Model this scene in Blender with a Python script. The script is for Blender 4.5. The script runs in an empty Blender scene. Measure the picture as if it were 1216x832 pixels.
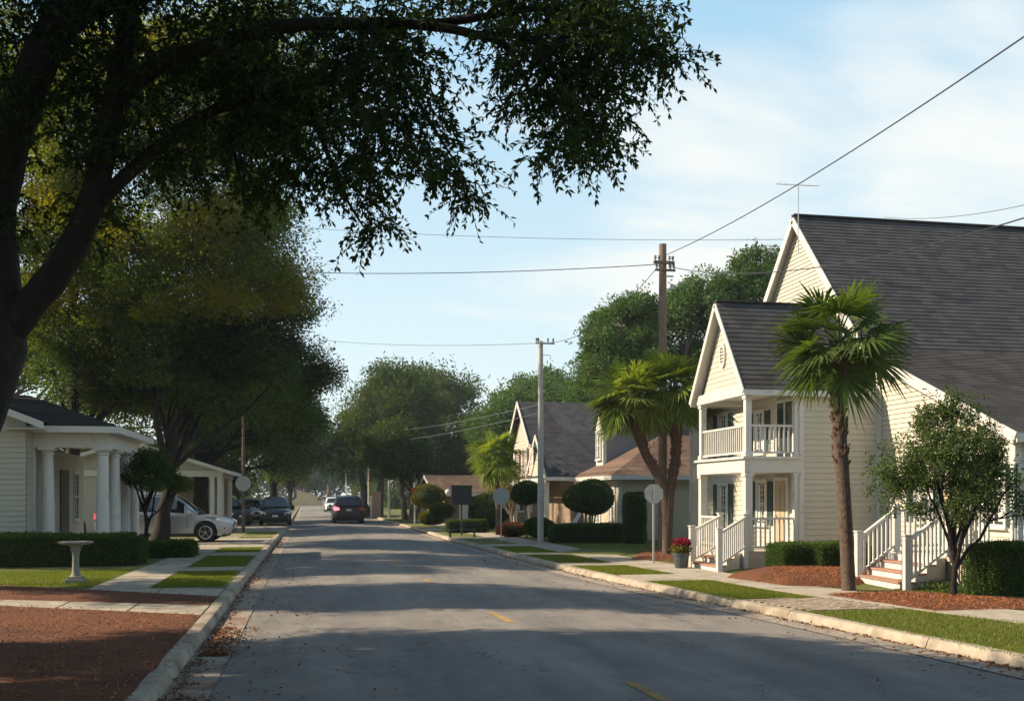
import bpy, math, random
import numpy as np
from mathutils import Vector, Matrix
R = math.radians
random.seed(7)
rng = np.random.default_rng(11)

# ------------------------------------------------------------------ camera, sky, sun, exposure
H = 1.85            # eye height above the road (m)
F = 1200.0          # focal length of the photograph in its pixels (1216 wide)
YAW = R(11.0)
HOR = 588.0         # horizon row of the photograph
S_, C_ = math.sin(YAW), math.cos(YAW)
sc = bpy.context.scene
col = sc.collection
cam_d = bpy.data.cameras.new('camera'); cam = bpy.data.objects.new('camera', cam_d); col.objects.link(cam)
cam.location = (0, 0, H); cam.rotation_euler = (R(90), 0, -YAW)
cam_d.sensor_width = 36; cam_d.lens = F/1216*36; cam_d.shift_y = (HOR-416)/1216
cam_d.clip_start = 0.1; cam_d.clip_end = 3000
sc.camera = cam

SUN_EL, SUN_AZ = R(34), R(11.5)
to_sun = Vector((-math.cos(SUN_AZ)*math.cos(SUN_EL), math.sin(SUN_AZ)*math.cos(SUN_EL), math.sin(SUN_EL)))
wd = bpy.data.worlds.new("World"); sc.world = wd; wd.use_nodes = True
nt = wd.node_tree; nt.nodes.clear()
N = nt.nodes.new; L = nt.links.new
out = N('ShaderNodeOutputWorld'); bg = N('ShaderNodeBackground'); bg.inputs[1].default_value = 0.083
sky = N('ShaderNodeTexSky'); sky.sky_type = 'NISHITA'; sky.sun_disc = False
sky.sun_elevation = SUN_EL; sky.sun_rotation = math.atan2(to_sun.x, to_sun.y)
sky.air_density = 0.75; sky.dust_density = 1.2; sky.ozone_density = 0.3
tc = N('ShaderNodeTexCoord'); sep = N('ShaderNodeSeparateXYZ'); L(tc.outputs['Generated'], sep.inputs[0])
def wm(op, a, b=None):
    m = N('ShaderNodeMath'); m.operation = op
    for i, v in enumerate((a, b)):
        if v is None: continue
        if isinstance(v, (int, float)): m.inputs[i].default_value = v
        else: L(v, m.inputs[i])
    return m.outputs[0]
zz = wm('ADD', wm('MAXIMUM', sep.outputs[2], 0.0), 0.16)
cv = N('ShaderNodeCombineXYZ'); L(wm('DIVIDE', sep.outputs[0], zz), cv.inputs[0]); L(wm('DIVIDE', sep.outputs[1], zz), cv.inputs[1])
mp = N('ShaderNodeMapping'); L(cv.outputs[0], mp.inputs[0]); mp.inputs['Scale'].default_value = (0.55, 1.05, 1); mp.inputs['Rotation'].default_value = (0, 0, R(12)); mp.inputs['Location'].default_value = (1.3, 0.4, 0)
n1 = N('ShaderNodeTexNoise'); n1.inputs['Scale'].default_value = 1.0; n1.inputs['Detail'].default_value = 7; n1.inputs['Roughness'].default_value = 0.55; n1.inputs['Distortion'].default_value = 0.5
L(mp.outputs[0], n1.inputs['Vector'])
cr = N('ShaderNodeValToRGB'); cr.color_ramp.elements[0].position = 0.49; cr.color_ramp.elements[1].position = 0.70
cr.color_ramp.interpolation = 'EASE'; bsum = N('ShaderNodeMath'); bsum.operation = 'ADD'; L(n1.outputs[0], bsum.inputs[0]); L(bsum.outputs[0], cr.inputs[0])
def cloud_bank(px, py, lo, hi):   # where the clouds gather, as a direction in the sky
    v = Vector((S_+C_*(px-608)/F, C_-S_*(px-608)/F, (HOR-py)/F)).normalized()
    dp = N('ShaderNodeVectorMath'); dp.operation = 'DOT_PRODUCT'; L(tc.outputs['Generated'], dp.inputs[0]); dp.inputs[1].default_value = v
    r_ = N('ShaderNodeMapRange'); r_.interpolation_type = 'SMOOTHSTEP'; r_.inputs['From Min'].default_value = math.cos(R(hi)); r_.inputs['From Max'].default_value = math.cos(R(lo)); L(dp.outputs['Value'], r_.inputs['Value']); return r_.outputs[0]
bank = wm('MAXIMUM', wm('MAXIMUM', cloud_bank(1110, 12, 1, 6), cloud_bank(1235, 205, 2, 9.5)), wm('MULTIPLY', cloud_bank(820, 255, 1, 8), 0.6))
mx = N('ShaderNodeMix'); mx.data_type = 'RGBA'; L(wm('MULTIPLY', bank, 0.085), bsum.inputs[1])

# milky late-day air: lift the sky towards pale near the horizon, clouds warm white
hz = N('ShaderNodeMapRange'); hz.inputs['From Min'].default_value = 0.0; hz.inputs['From Max'].default_value = 0.55; hz.inputs['To Min'].default_value = 0.0; hz.inputs['To Max'].default_value = 1.0
L(sep.outputs[2], hz.inputs['Value'])
air = N('ShaderNodeMix'); air.data_type = 'RGBA'; L(hz.outputs[0], air.inputs['Factor']); air.inputs['A'].default_value = (7.3, 8.2, 7.7, 1); air.inputs['B'].default_value = (2.3, 4.9, 7.2, 1)
mh = N('ShaderNodeMix'); mh.data_type = 'RGBA'; 
up_ = N('ShaderNodeMapRange'); up_.interpolation_type = 'SMOOTHSTEP'; up_.inputs['From Min'].default_value = 0.46; up_.inputs['From Max'].default_value = 0.75; up_.inputs['To Min'].default_value = 0.8; up_.inputs['To Max'].default_value = 0.08
L(sep.outputs[2], up_.inputs['Value']); L(up_.outputs[0], mh.inputs['Factor']); L(sky.outputs[0], mh.inputs['A']); L(air.outputs['Result'], mh.inputs['B'])
L(wm('MULTIPLY', cr.outputs[0], up_.outputs[0]), mx.inputs['Factor']); L(mh.outputs['Result'], mx.inputs['A']); mx.inputs['B'].default_value = (7.6, 7.4, 6.8, 1)
L(mx.outputs['Result'], bg.inputs[0]); L(bg.outputs[0], out.inputs[0])
sl = bpy.data.lights.new('sun', 'SUN'); so = bpy.data.objects.new('sun', sl); col.objects.link(so)
sl.energy = 5.0; sl.angle = R(0.6); sl.color = (1.0, 0.82, 0.60)
so.rotation_euler = to_sun.to_track_quat('Z', 'Y').to_euler(); so.location = (-30, 10, 40)
vs = sc.view_settings; vs.view_transform = 'Standard'; vs.look = 'None'; vs.exposure = 0.80; vs.gamma = 1; vs.use_curve_mapping = False
sc.cycles.max_bounces = 6; sc.cycles.transparent_max_bounces = 6; sc.cycles.diffuse_bounces = 3; sc.cycles.glossy_bounces = 3

# ------------------------------------------------------------------ survey helpers (photo measurements to metres on the site)
LOT = 0.13
def D(px, d, z=LOT):
    t = (px-608)/F
    return Vector((d*(S_+C_*t), d*(C_-S_*t), z))
def G(px, py, z=LOT):
    return D(px, F*(H-z)/(py-HOR), z)
def ZY(py, d): return H + (HOR-py)/F*d

# ------------------------------------------------------------------ materials
def newmat(name):
    m = bpy.data.materials.new(name); m.use_nodes = True
    t = m.node_tree; return m, t, t.nodes['Principled BSDF']
def mat(name, c, rough=0.6, var=0.12, scale=6.0, bump=0.0, bscale=40.0, metal=0.0, dirt=None, coat=0.0, spec=0.5, emit=None):
    m, t, b = newmat(name)
    b.inputs['Roughness'].default_value = rough; b.inputs['Metallic'].default_value = metal
    b.inputs['Specular IOR Level'].default_value = spec
    if coat: b.inputs['Coat Weight'].default_value = coat; b.inputs['Coat Roughness'].default_value = 0.05
    tcn = t.nodes.new('ShaderNodeTexCoord')
    ns = t.nodes.new('ShaderNodeTexNoise'); ns.inputs['Scale'].default_value = scale; ns.inputs['Detail'].default_value = 6; ns.inputs['Roughness'].default_value = 0.65
    t.links.new(tcn.outputs['Object'], ns.inputs['Vector'])
    r = t.nodes.new('ShaderNodeValToRGB'); r.color_ramp.elements[0].position = 0.3; r.color_ramp.elements[1].position = 0.7
    lo = tuple(x*(1-var) for x in c) if dirt is None else dirt
    hi = tuple(min(1, x*(1+var)) for x in c)
    r.color_ramp.elements[0].color = (*lo, 1); r.color_ramp.elements[1].color = (*hi, 1)
    if dirt is not None:
        r.color_ramp.elements[0].position = 0.22; r.color_ramp.elements[1].position = 0.46
    t.links.new(ns.outputs[0], r.inputs[0]); t.links.new(r.outputs[0], b.inputs['Base Color'])
    if bump:
        n2 = t.nodes.new('ShaderNodeTexNoise'); n2.inputs['Scale'].default_value = bscale; n2.inputs['Detail'].default_value = 5
        t.links.new(tcn.outputs['Object'], n2.inputs['Vector'])
        bp = t.nodes.new('ShaderNodeBump'); bp.inputs['Strength'].default_value = bump; bp.inputs['Distance'].default_value = 0.02
        t.links.new(n2.outputs[0], bp.inputs['Height']); t.links.new(bp.outputs[0], b.inputs['Normal'])
    if emit: b.inputs['Emission Color'].default_value = (*emit[:3], 1); b.inputs['Emission Strength'].default_value = emit[3]
    return m
def foliage(name, c, trans=0.45, tc_=None, var=0.5, patch=None, pscale=0.35):
    """leaf: diffuse + translucent, colour differs from leaf to leaf and from bough to bough"""
    m, t, b = newmat(name); t.nodes.remove(b)
    o = t.nodes['Material Output']; n = t.nodes.new; l = t.links.new
    gi = n('ShaderNodeNewGeometry'); r = n('ShaderNodeValToRGB')
    r.color_ramp.elements[0].color = (*[x*(1-var) for x in c], 1); r.color_ramp.elements[1].color = (*[x*(1+var) for x in c], 1)
    l(gi.outputs['Random Per Island'], r.inputs[0])
    src = r.outputs[0]
    if patch:
        tcn = n('ShaderNodeTexCoord'); ns = n('ShaderNodeTexNoise'); ns.inputs['Scale'].default_value = pscale; ns.inputs['Detail'].default_value = 2
        l(tcn.outputs['Object'], ns.inputs['Vector'])
        rr = n('ShaderNodeValToRGB'); rr.color_ramp.elements[0].position = 0.45; rr.color_ramp.elements[1].position = 0.62; l(ns.outputs[0], rr.inputs[0])
        mm = n('ShaderNodeMix'); mm.data_type = 'RGBA'; l(rr.outputs[0], mm.inputs['Factor']); l(src, mm.inputs['A']); mm.inputs['B'].default_value = (*patch, 1)
        src = mm.outputs['Result']
    df = n('ShaderNodeBsdfDiffuse'); tl = n('ShaderNodeBsdfTranslucent'); l(src, df.inputs[0])
    tm = n('ShaderNodeMix'); tm.data_type = 'RGBA'; tm.blend_type = 'MULTIPLY'; tm.inputs['Factor'].default_value = 1; l(src, tm.inputs['A'])
    tm.inputs['B'].default_value = (*(tc_ or (1.6, 1.5, 0.5)), 1); l(tm.outputs['Result'], tl.inputs[0])
    mxs = n('ShaderNodeMixShader'); mxs.inputs[0].default_value = trans; l(df.outputs[0], mxs.inputs[1]); l(tl.outputs[0], mxs.inputs[2])
    gl = n('ShaderNodeBsdfGlossy'); gl.inputs['Roughness'].default_value = 0.45; gl.inputs[0].default_value = (0.8, 0.8, 0.8, 1)
    m2 = n('ShaderNodeMixShader'); m2.inputs[0].default_value = 0.010; l(mxs.outputs[0], m2.inputs[1]); l(gl.outputs[0], m2.inputs[2])
    l(m2.outputs[0], o.inputs[0]); return m
def shingle(name, c, row=0.15, tab=0.32, axis='X', var=0.24):
    """asphalt shingles: each tab its own tone, rows are lapped geometry"""
    m, t, b = newmat(name); n = t.nodes.new; l = t.links.new
    b.inputs['Roughness'].default_value = 0.95; b.inputs['Specular IOR Level'].default_value = 0.2
    tcn = n('ShaderNodeTexCoord'); s = n('ShaderNodeSeparateXYZ'); l(tcn.outputs['Object'], s.inputs[0])
    def mm(op, a, v):
        q = n('ShaderNodeMath'); q.operation = op; l(a, q.inputs[0])
        if isinstance(v, (int, float)): q.inputs[1].default_value = v
        else: l(v, q.inputs[1])
        return q.outputs[0]
    rz = mm('FLOOR', mm('DIVIDE', s.outputs[2], row), 0)
    u = mm('FLOOR', mm('ADD', mm('DIVIDE', s.outputs[0 if axis == 'X' else 1], tab), mm('MULTIPLY', rz, 0.37)), 0)
    cb = n('ShaderNodeCombineXYZ'); l(u, cb.inputs[0]); l(rz, cb.inputs[1])
    wn = n('ShaderNodeTexWhiteNoise'); wn.noise_dimensions = '2D'; l(cb.outputs[0], wn.inputs['Vector'])
    r = n('ShaderNodeValToRGB'); r.color_ramp.elements[0].color = (*[x*(1-var) for x in c], 1); r.color_ramp.elements[1].color = (*[x*(1+var) for x in c], 1)
    l(wn.outputs[0], r.inputs[0])
    ns = n('ShaderNodeTexNoise'); ns.inputs['Scale'].default_value = 0.9; ns.inputs['Detail'].default_value = 5; l(tcn.outputs['Object'], ns.inputs['Vector'])
    mr = n('ShaderNodeMapRange'); mr.inputs['To Min'].default_value = 0.86; mr.inputs['To Max'].default_value = 1.14; l(ns.outputs[0], mr.inputs['Value'])
    mu = n('ShaderNodeMix'); mu.data_type = 'RGBA'; mu.blend_type = 'MULTIPLY'; mu.inputs['Factor'].default_value = 1
    l(r.outputs[0], mu.inputs['A']); l(mr.outputs[0], mu.inputs['B']); l(mu.outputs['Result'], b.inputs['Base Color'])
    return m
M = {}
M['siding'] = mat('cream_siding', (0.52, 0.485, 0.40), 0.6, 0.06, 1.2)
M['siding_y'] = mat('yellow_siding', (0.48, 0.42, 0.30), 0.6, 0.06, 1.2)
M['siding_g'] = mat('grey_siding', (0.43, 0.41, 0.34), 0.6, 0.08, 1.2)
M['siding_dark'] = mat('slate_siding', (0.20, 0.20, 0.21), 0.7, 0.08, 1.2)
M['pink'] = mat('buff_siding', (0.55, 0.45, 0.36), 0.6, 0.06, 1.2)
M['trim'] = mat('white_trim', (0.56, 0.55, 0.51), 0.5, 0.05, 5, dirt=(0.42, 0.40, 0.35))
M['roof'] = shingle('charcoal_shingles', (0.060, 0.059, 0.064))
M['roof_b'] = shingle('dark_grey_shingles', (0.066, 0.062, 0.062))
M['roof_br'] = shingle('brown_shingles', (0.17, 0.115, 0.085))
M['roof_s'] = shingle('slate_blue_shingles', (0.060, 0.063, 0.075))
M['roof_y'] = shingle('old_shingles', (0.04, 0.038, 0.038), axis='Y')
M['shutter'] = mat('green_shutter', (0.045, 0.075, 0.07), 0.5, 0.1)
M['shutter_r'] = mat('maroon_shutter', (0.16, 0.05, 0.045), 0.5, 0.1)
M['door'] = mat('tan_door', (0.42, 0.33, 0.22), 0.45, 0.08)
M['doord'] = mat('dark_door', (0.03, 0.025, 0.022), 0.4, 0.1)
M['glass'] = mat('window_glass', (0.035, 0.045, 0.05), 0.06, 0.1, spec=1.0)
M['curtain'] = mat('white_curtain', (0.6, 0.62, 0.6), 0.8, 0.12, 9)
M['brick'] = mat('porch_base', (0.42, 0.36, 0.30), 0.8, 0.12, 10, 0.3)
M['tread'] = mat('terracotta_tread', (0.34, 0.19, 0.13), 0.7, 0.15, 9)
M['stone'] = mat('stone_wall', (0.22, 0.16, 0.11), 0.9, 0.4, 8, 0.5, 12)
M['deck'] = mat('porch_deck', (0.42, 0.38, 0.32), 0.7, 0.1)
M['shade'] = mat('carport_inside', (0.10, 0.10, 0.095), 0.9, 0.1)
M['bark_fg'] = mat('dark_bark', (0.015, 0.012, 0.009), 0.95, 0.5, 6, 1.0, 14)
M['bark'] = mat('grey_bark', (0.11, 0.09, 0.07), 0.95, 0.45, 5, 1.0, 12)
M['bark_y'] = mat('pale_bark', (0.20, 0.16, 0.11), 0.95, 0.35, 5, 1.0, 12)
M['palm_bark'] = mat('palm_bark', (0.085, 0.058, 0.042), 0.95, 0.5, 14, 1.0, 26)
M['boots'] = mat('palm_boots', (0.10, 0.05, 0.032), 0.95, 0.5, 10, 1.0, 20)
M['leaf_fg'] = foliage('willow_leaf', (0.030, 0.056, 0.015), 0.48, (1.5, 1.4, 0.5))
M['leaf_sun'] = foliage('autumn_leaf', (0.082, 0.125, 0.020), 0.55, (1.6, 1.5, 0.3), patch=(0.17, 0.165, 0.015), pscale=0.4)
M['leaf_oak'] = foliage('oak_leaf', (0.066, 0.108, 0.032), 0.42, (1.3, 1.3, 0.5), patch=(0.035, 0.045, 0.02))
M['leaf_dark'] = foliage('evergreen_leaf', (0.045, 0.080, 0.018), 0.38, (1.3, 1.4, 0.4), patch=(0.075, 0.10, 0.025))
M['leaf_mid'] = foliage('pine_leaf', (0.060, 0.115, 0.032), 0.42, (1.3, 1.4, 0.5), patch=(0.07, 0.115, 0.035))
M['leaf_blue'] = foliage('hazed_far_leaf', (0.03, 0.065, 0.040), 0.3, (1.2, 1.3, 0.7))  # far trees: distance haze put into the leaf colour as blue
M['leaf_hedge'] = foliage('box_leaf', (0.060, 0.105, 0.022), 0.3, (1.3, 1.5, 0.4))
M['leaf_crape'] = foliage('crape_leaf', (0.070, 0.105, 0.034), 0.42, (1.4, 1.5, 0.5))
M['leaf_red'] = foliage('red_shrub_leaf', (0.16, 0.06, 0.03), 0.3, (1.3, 0.9, 0.5))
M['leaf_gold'] = foliage('gold_shrub_leaf', (0.13, 0.13, 0.03), 0.35, (1.4, 1.3, 0.5))
M['palm_leaf'] = foliage('palm_leaf', (0.062, 0.100, 0.027), 0.42, (1.5, 1.5, 0.4), var=0.4)
M['palm_leaf_y'] = foliage('light_palm_leaf', (0.15, 0.21, 0.045), 0.45, (1.5, 1.4, 0.4), var=0.4)
M['grass'] = foliage('grass_blade', (0.15, 0.175, 0.035), 0.45, (1.4, 1.5, 0.3), var=0.45)
M['chips'] = foliage('bark_chip', (0.32, 0.125, 0.055), 0.0, var=0.55)
M['litter'] = foliage('fallen_leaf', (0.19, 0.085, 0.04), 0.15, (1, 1, 1), var=0.5)
M['flower'] = foliage('pink_petals', (0.28, 0.015, 0.045), 0.3, (1, 0.8, 0.8))
M['galv'] = mat('galvanised', (0.42, 0.43, 0.43), 0.5, 0.1, metal=0.4)
M['signback'] = mat('sign_back', (0.36, 0.38, 0.38), 0.55, 0.1, metal=0.3)
M['pole_wood'] = mat('pole_wood', (0.20, 0.14, 0.10), 0.9, 0.3, 8, 0.4)
M['pole_grey'] = mat('pole_concrete', (0.46, 0.43, 0.38), 0.85, 0.12, 8, 0.3)
M['wire'] = mat('wire', (0.03, 0.03, 0.03), 0.6)
M['wire_l'] = mat('pale_wire', (0.10, 0.11, 0.12), 0.5)
M['steel'] = mat('black_steel', (0.025, 0.025, 0.028), 0.5)
M['pot'] = mat('slate_pot', (0.06, 0.075, 0.085), 0.5, 0.15, 10)
M['conc_st'] = mat('cast_stone', (0.20, 0.195, 0.17), 0.9, 0.2, 12, 0.4, dirt=(0.11, 0.11, 0.09))
M['red'] = mat('red_sign', (0.5, 0.04, 0.05), 0.5)
M['white'] = mat('white_paint', (0.56, 0.56, 0.53), 0.5)
M['pinkbr'] = mat('pink_brick', (0.45, 0.27, 0.21), 0.9, 0.2, 20, 0.3)
M['tan'] = mat('tan_wall', (0.55, 0.42, 0.25), 0.9, 0.1)
# cars
def paint(name, c, metal=0.3): return mat(name, c, 0.32, 0.02, 3, metal=metal, coat=0.8)
M['p_silver'] = paint('silver_paint', (0.42, 0.44, 0.465), 0.6)
M['p_navy'] = paint('navy_paint', (0.028, 0.035, 0.045))
M['p_maroon'] = paint('black_cherry_paint', (0.022, 0.012, 0.016))
M['p_white'] = paint('white_car_paint', (0.7, 0.7, 0.7), 0.0)
M['p_blue'] = paint('blue_paint', (0.08, 0.12, 0.2))
M['p_black'] = paint('black_paint', (0.012, 0.013, 0.015))
M['carglass'] = mat('car_glass', (0.012, 0.014, 0.016), 0.04, 0.05, spec=1.0)
M['plastic'] = mat('black_plastic', (0.018, 0.018, 0.019), 0.6)
M['tyre'] = mat('tyre', (0.018, 0.018, 0.018), 0.85)
M['rim'] = mat('alloy', (0.62, 0.63, 0.65), 0.3, 0.03, metal=0.8)
M['lamp'] = mat('lamp_glass', (0.65, 0.68, 0.7), 0.15, 0.05, spec=0.8)
M['tail'] = mat('tail_lamp', (0.45, 0.015, 0.02), 0.2, 0.05, spec=0.8)
M['tail_on'] = mat('lit_tail_lamp', (0.6, 0.05, 0.08), 0.2, 0.05, emit=(1, 0.12, 0.16, 2.2))
M['plate'] = mat('number_plate', (0.65, 0.67, 0.68), 0.4)

# ------------------------------------------------------------------ mesh helpers
class MB:
    def __init__(s): s.v = []; s.f = []; s.m = []
    def add(s, vs, fs, mi=0):
        o = len(s.v); s.v += [tuple(v) for v in vs]; s.f += [tuple(i+o for i in f) for f in fs]; s.m += [mi]*len(fs); return s
    def box(s, a, b, mi=0, skip=()):
        x0, y0, z0 = [min(p, q) for p, q in zip(a, b)]; x1, y1, z1 = [max(p, q) for p, q in zip(a, b)]
        vs = [(x0,y0,z0),(x1,y0,z0),(x1,y1,z0),(x0,y1,z0),(x0,y0,z1),(x1,y0,z1),(x1,y1,z1),(x0,y1,z1)]
        return s.add(vs, [(0,3,2,1),(4,5,6,7),(0,1,5,4),(1,2,6,5),(2,3,7,6),(3,0,4,7)], mi)
    def beam(s, p, q, w, h, mi=0, up=Vector((0,0,1))):
        p = Vector(p); q = Vector(q); d = (q-p).normalized(); r = d.cross(up).normalized(); u = r.cross(d)
        vs = [c + r*a*w/2 + u*b*h/2 for c in (p, q) for a, b in ((-1,-1),(1,-1),(1,1),(-1,1))]
        return s.add(vs, [(0,1,2,3),(7,6,5,4),(0,4,5,1),(1,5,6,2),(2,6,7,3),(3,7,4,0)], mi)
    def tube(s, pts, rad, n=8, mi=0, caps=True):
        pts = [Vector(p) for p in pts]
        if isinstance(rad, (int, float)): rad = [rad]*len(pts)
        vs = []; pr = None
        for i, p in enumerate(pts):
            d = (pts[min(i+1, len(pts)-1)] - pts[max(i-1, 0)]).normalized()
            if pr is None:
                a = Vector((1,0,0)) if abs(d.x) < 0.8 else Vector((0,1,0)); r = d.cross(a).normalized()
            else: r = (pr - d*pr.dot(d)).normalized()
            pr = r; u = d.cross(r)
            for k in range(n):
                an = 2*math.pi*k/n; vs.append(p + (r*math.cos(an)+u*math.sin(an))*rad[i])
        fs = [(i*n+k, i*n+(k+1)%n, (i+1)*n+(k+1)%n, (i+1)*n+k) for i in range(len(pts)-1) for k in range(n)]
        if caps: fs += [tuple(reversed(range(n))), tuple((len(pts)-1)*n+k for k in range(n))]
        return s.add(vs, fs, mi)
    def lathe(s, c, prof, n=20, mi=0, axis='z', phase=0.0):
        c = Vector(c); vs = []
        for r, h in prof:
            for k in range(n):
                a = 2*math.pi*k/n+phase; x, y = r*math.cos(a), r*math.sin(a)
                vs.append(c + (Vector((x, y, h)) if axis == 'z' else Vector((x, h, y)) if axis == 'y' else Vector((h, x, y))))
        fs = [(i*n+k, i*n+(k+1)%n, (i+1)*n+(k+1)%n, (i+1)*n+k) for i in range(len(prof)-1) for k in range(n)]
        fs += [tuple(reversed(range(n))), tuple((len(prof)-1)*n+k for k in range(n))]
        return s.add(vs, fs, mi)
    def prism(s, poly, ext, mi=0):
        n = len(poly); poly = [Vector(p) for p in poly]; e = Vector(ext)
        vs = poly + [p+e for p in poly]
        fs = [tuple(reversed(range(n))), tuple(range(n, 2*n))] + [(i, (i+1)%n, n+(i+1)%n, n+i) for i in range(n)]
        return s.add(vs, fs, mi)
    def lapped(s, a0, a1, b0, b1, n, lift, nrm, mi=0):
        """rows of boards or shingles between the lower edge a0-a1 and the upper edge b0-b1"""
        a0, a1, b0, b1, nrm = [Vector(q) for q in (a0, a1, b0, b1, nrm)]
        for i in range(n):
            t0, t1 = i/n, (i+1)/n
            p0 = a0.lerp(b0, t0); p1 = a1.lerp(b1, t0); q0 = a0.lerp(b0, t1); q1 = a1.lerp(b1, t1)
            s.add([p0+nrm*lift, p1+nrm*lift, q1, q0, p0, p1], [(0,1,2,3),(4,5,1,0)], mi)
        return s
def origin(o):
    v = Vector((0,0,0))
    while o: v += Vector(o.location); o = o.parent
    return v
def link(name, mesh, parent=None):
    o = bpy.data.objects.new(name, mesh); col.objects.link(o)
    if parent: o.parent = parent
    return o
def obj(name, mb, mats, parent=None, smooth=0, bevel=0, fix=True):
    if name in ('corner_trim', 'trim') and len(mb.v) > 8 and len(mb.v) % 8 == 0:   # each board is a part of its own
        for k in range(len(mb.v)//8):
            q = MB(); q.v = mb.v[k*8:k*8+8]; q.f = [tuple(i-k*8 for i in f) for f in mb.f[k*6:k*6+6]]; q.m = [0]*6; o = obj('board', q, mats, parent)
        return o
    me = bpy.data.meshes.new(name); off = origin(parent) if parent else Vector((0,0,0))
    me.from_pydata([(v[0]-off.x, v[1]-off.y, v[2]-off.z) for v in mb.v], [], mb.f)
    for m in (mats if isinstance(mats, (list, tuple)) else [mats]): me.materials.append(m)
    if max(mb.m, default=0) > 0: me.polygons.foreach_set('material_index', mb.m)
    me.update()
    if smooth:
        me.polygons.foreach_set('use_smooth', [True]*len(me.polygons)); me.set_sharp_from_angle(angle=R(smooth))
    o = link(name, me, parent)
    if bevel:
        b = o.modifiers.new('bevel', 'BEVEL'); b.width = bevel; b.segments = 2; b.limit_method = 'ANGLE'
    return o
def tag(o, label=None, cat=None, group=None, kind=None):
    if label: o['label'] = label
    if cat: o['category'] = cat
    if group: o['group'] = group
    if kind: o['kind'] = kind
    return o
def thing(name, loc, label, cat, group=None):
    o = bpy.data.objects.new(name, None); col.objects.link(o); o.location = loc; o.empty_display_size = 0.3
    return tag(o, label, cat, group)
def struct(name, mb, m, kind='structure', **k):
    return tag(obj(name, mb, m, **k), kind=kind)
def copy_tree(o, parent=None):
    c = o.copy(); col.objects.link(c); c.parent = parent
    for ch in list(o.children): copy_tree(ch, c)
    return c
def quads_mesh(name, V, m, tri=False):
    """V: (n,k,3) array of separate k-gons"""
    n, k = V.shape[:2]; me = bpy.data.meshes.new(name)
    me.vertices.add(n*k); me.vertices.foreach_set('co', V.reshape(-1).astype(np.float32))
    me.loops.add(n*k); me.loops.foreach_set('vertex_index', np.arange(n*k, dtype=np.int32))
    me.polygons.add(n); me.polygons.foreach_set('loop_start', (np.arange(n)*k).astype(np.int32)); 
    me.update(calc_edges=True); me.validate(); me.materials.append(m); return me
def unit(v): return v/np.maximum(np.linalg.norm(v, axis=-1, keepdims=True), 1e-9)
def leaf_quads(P, size, aspect=0.45, g=None, dirs=None, jit=0.35, up=0.0, face=None):
    g = g or rng; n = len(P)
    a = unit(g.normal(size=(n,3))) if dirs is None else unit(dirs + g.normal(size=(n,3))*jit)
    h = g.normal(size=(n,3)); h[:, 2] += up
    if face is not None: h = h*.55+face*1.3
    b = unit(np.cross(a, h)); nr = np.cross(a, b)
    s = (size*g.uniform(0.65, 1.3, n))[:, None]
    V = np.stack([P, P + a*s*0.5 + b*s*aspect*0.5 + nr*s*0.06, P + a*s, P + a*s*0.5 - b*s*aspect*0.5 + nr*s*0.06], 1)
    return V

# ------------------------------------------------------------------ ground
def hermite(xs, ys):
    def f(x):
        w = 3.0; return float(np.mean([np.interp(x+k, xs, ys) for k in (-w, -w/2, 0, w/2, w)]))
    return f
XR = hermite([-30, 0, 9.4, 12, 17.5, 20, 24, 28.6, 40, 74, 300], [9.6, 8.0, 7.4, 7.12, 6.5, 6.2, 5.92, 5.72, 5.36, 4.8, 4.8])
XL = hermite([-30, 13, 22, 40, 70, 240, 300], [-1.36, -1.38, -1.45, -1.5, -1.6, -3.2, -3.2])
YS = [-12, -6, -2, 1, 4, 6, 8, 10, 12, 14, 16, 18, 20, 22, 24, 26, 28, 31, 34, 38, 42, 48, 55, 65, 80, 100, 130, 170, 220, 290]
def ground_mat(name, c0, c1, scale, c2=None, s2=0.5, bump=0.4, bs=60, rough=0.95):
    m, t, b = newmat(name); n = t.nodes.new; l = t.links.new
    b.inputs['Roughness'].default_value = rough; b.inputs['Specular IOR Level'].default_value = 0.25
    tcn = n('ShaderNodeTexCoord')
    def noise(s, d=8, r_=0.65):
        q = n('ShaderNodeTexNoise'); q.inputs['Scale'].default_value = s; q.inputs['Detail'].default_value = d; q.inputs['Roughness'].default_value = r_; l(tcn.outputs['Object'], q.inputs['Vector']); return q
    a = noise(scale); r = n('ShaderNodeValToRGB'); r.color_ramp.elements[0].position = .32; r.color_ramp.elements[1].position = .68
    r.color_ramp.elements[0].color = (*c0, 1); r.color_ramp.elements[1].color = (*c1, 1); l(a.outputs[0], r.inputs[0]); src = r.outputs[0]
    if c2:
        a2 = noise(s2, 6); r2 = n('ShaderNodeValToRGB'); r2.color_ramp.elements[0].position = .50; r2.color_ramp.elements[1].position = .68; l(a2.outputs[0], r2.inputs[0])
        mm = n('ShaderNodeMix'); mm.data_type = 'RGBA'; l(r2.outputs[0], mm.inputs['Factor']); l(src, mm.inputs['A']); mm.inputs['B'].default_value = (*c2, 1); src = mm.outputs['Result']
    l(src, b.inputs['Base Color'])
    a3 = noise(bs, 4); bp = n('ShaderNodeBump'); bp.inputs['Strength'].default_value = bump; bp.inputs['Distance'].default_value = 0.012
    l(a3.outputs[0], bp.inputs['Height']); l(bp.outputs[0], b.inputs['Normal']); return m
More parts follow.
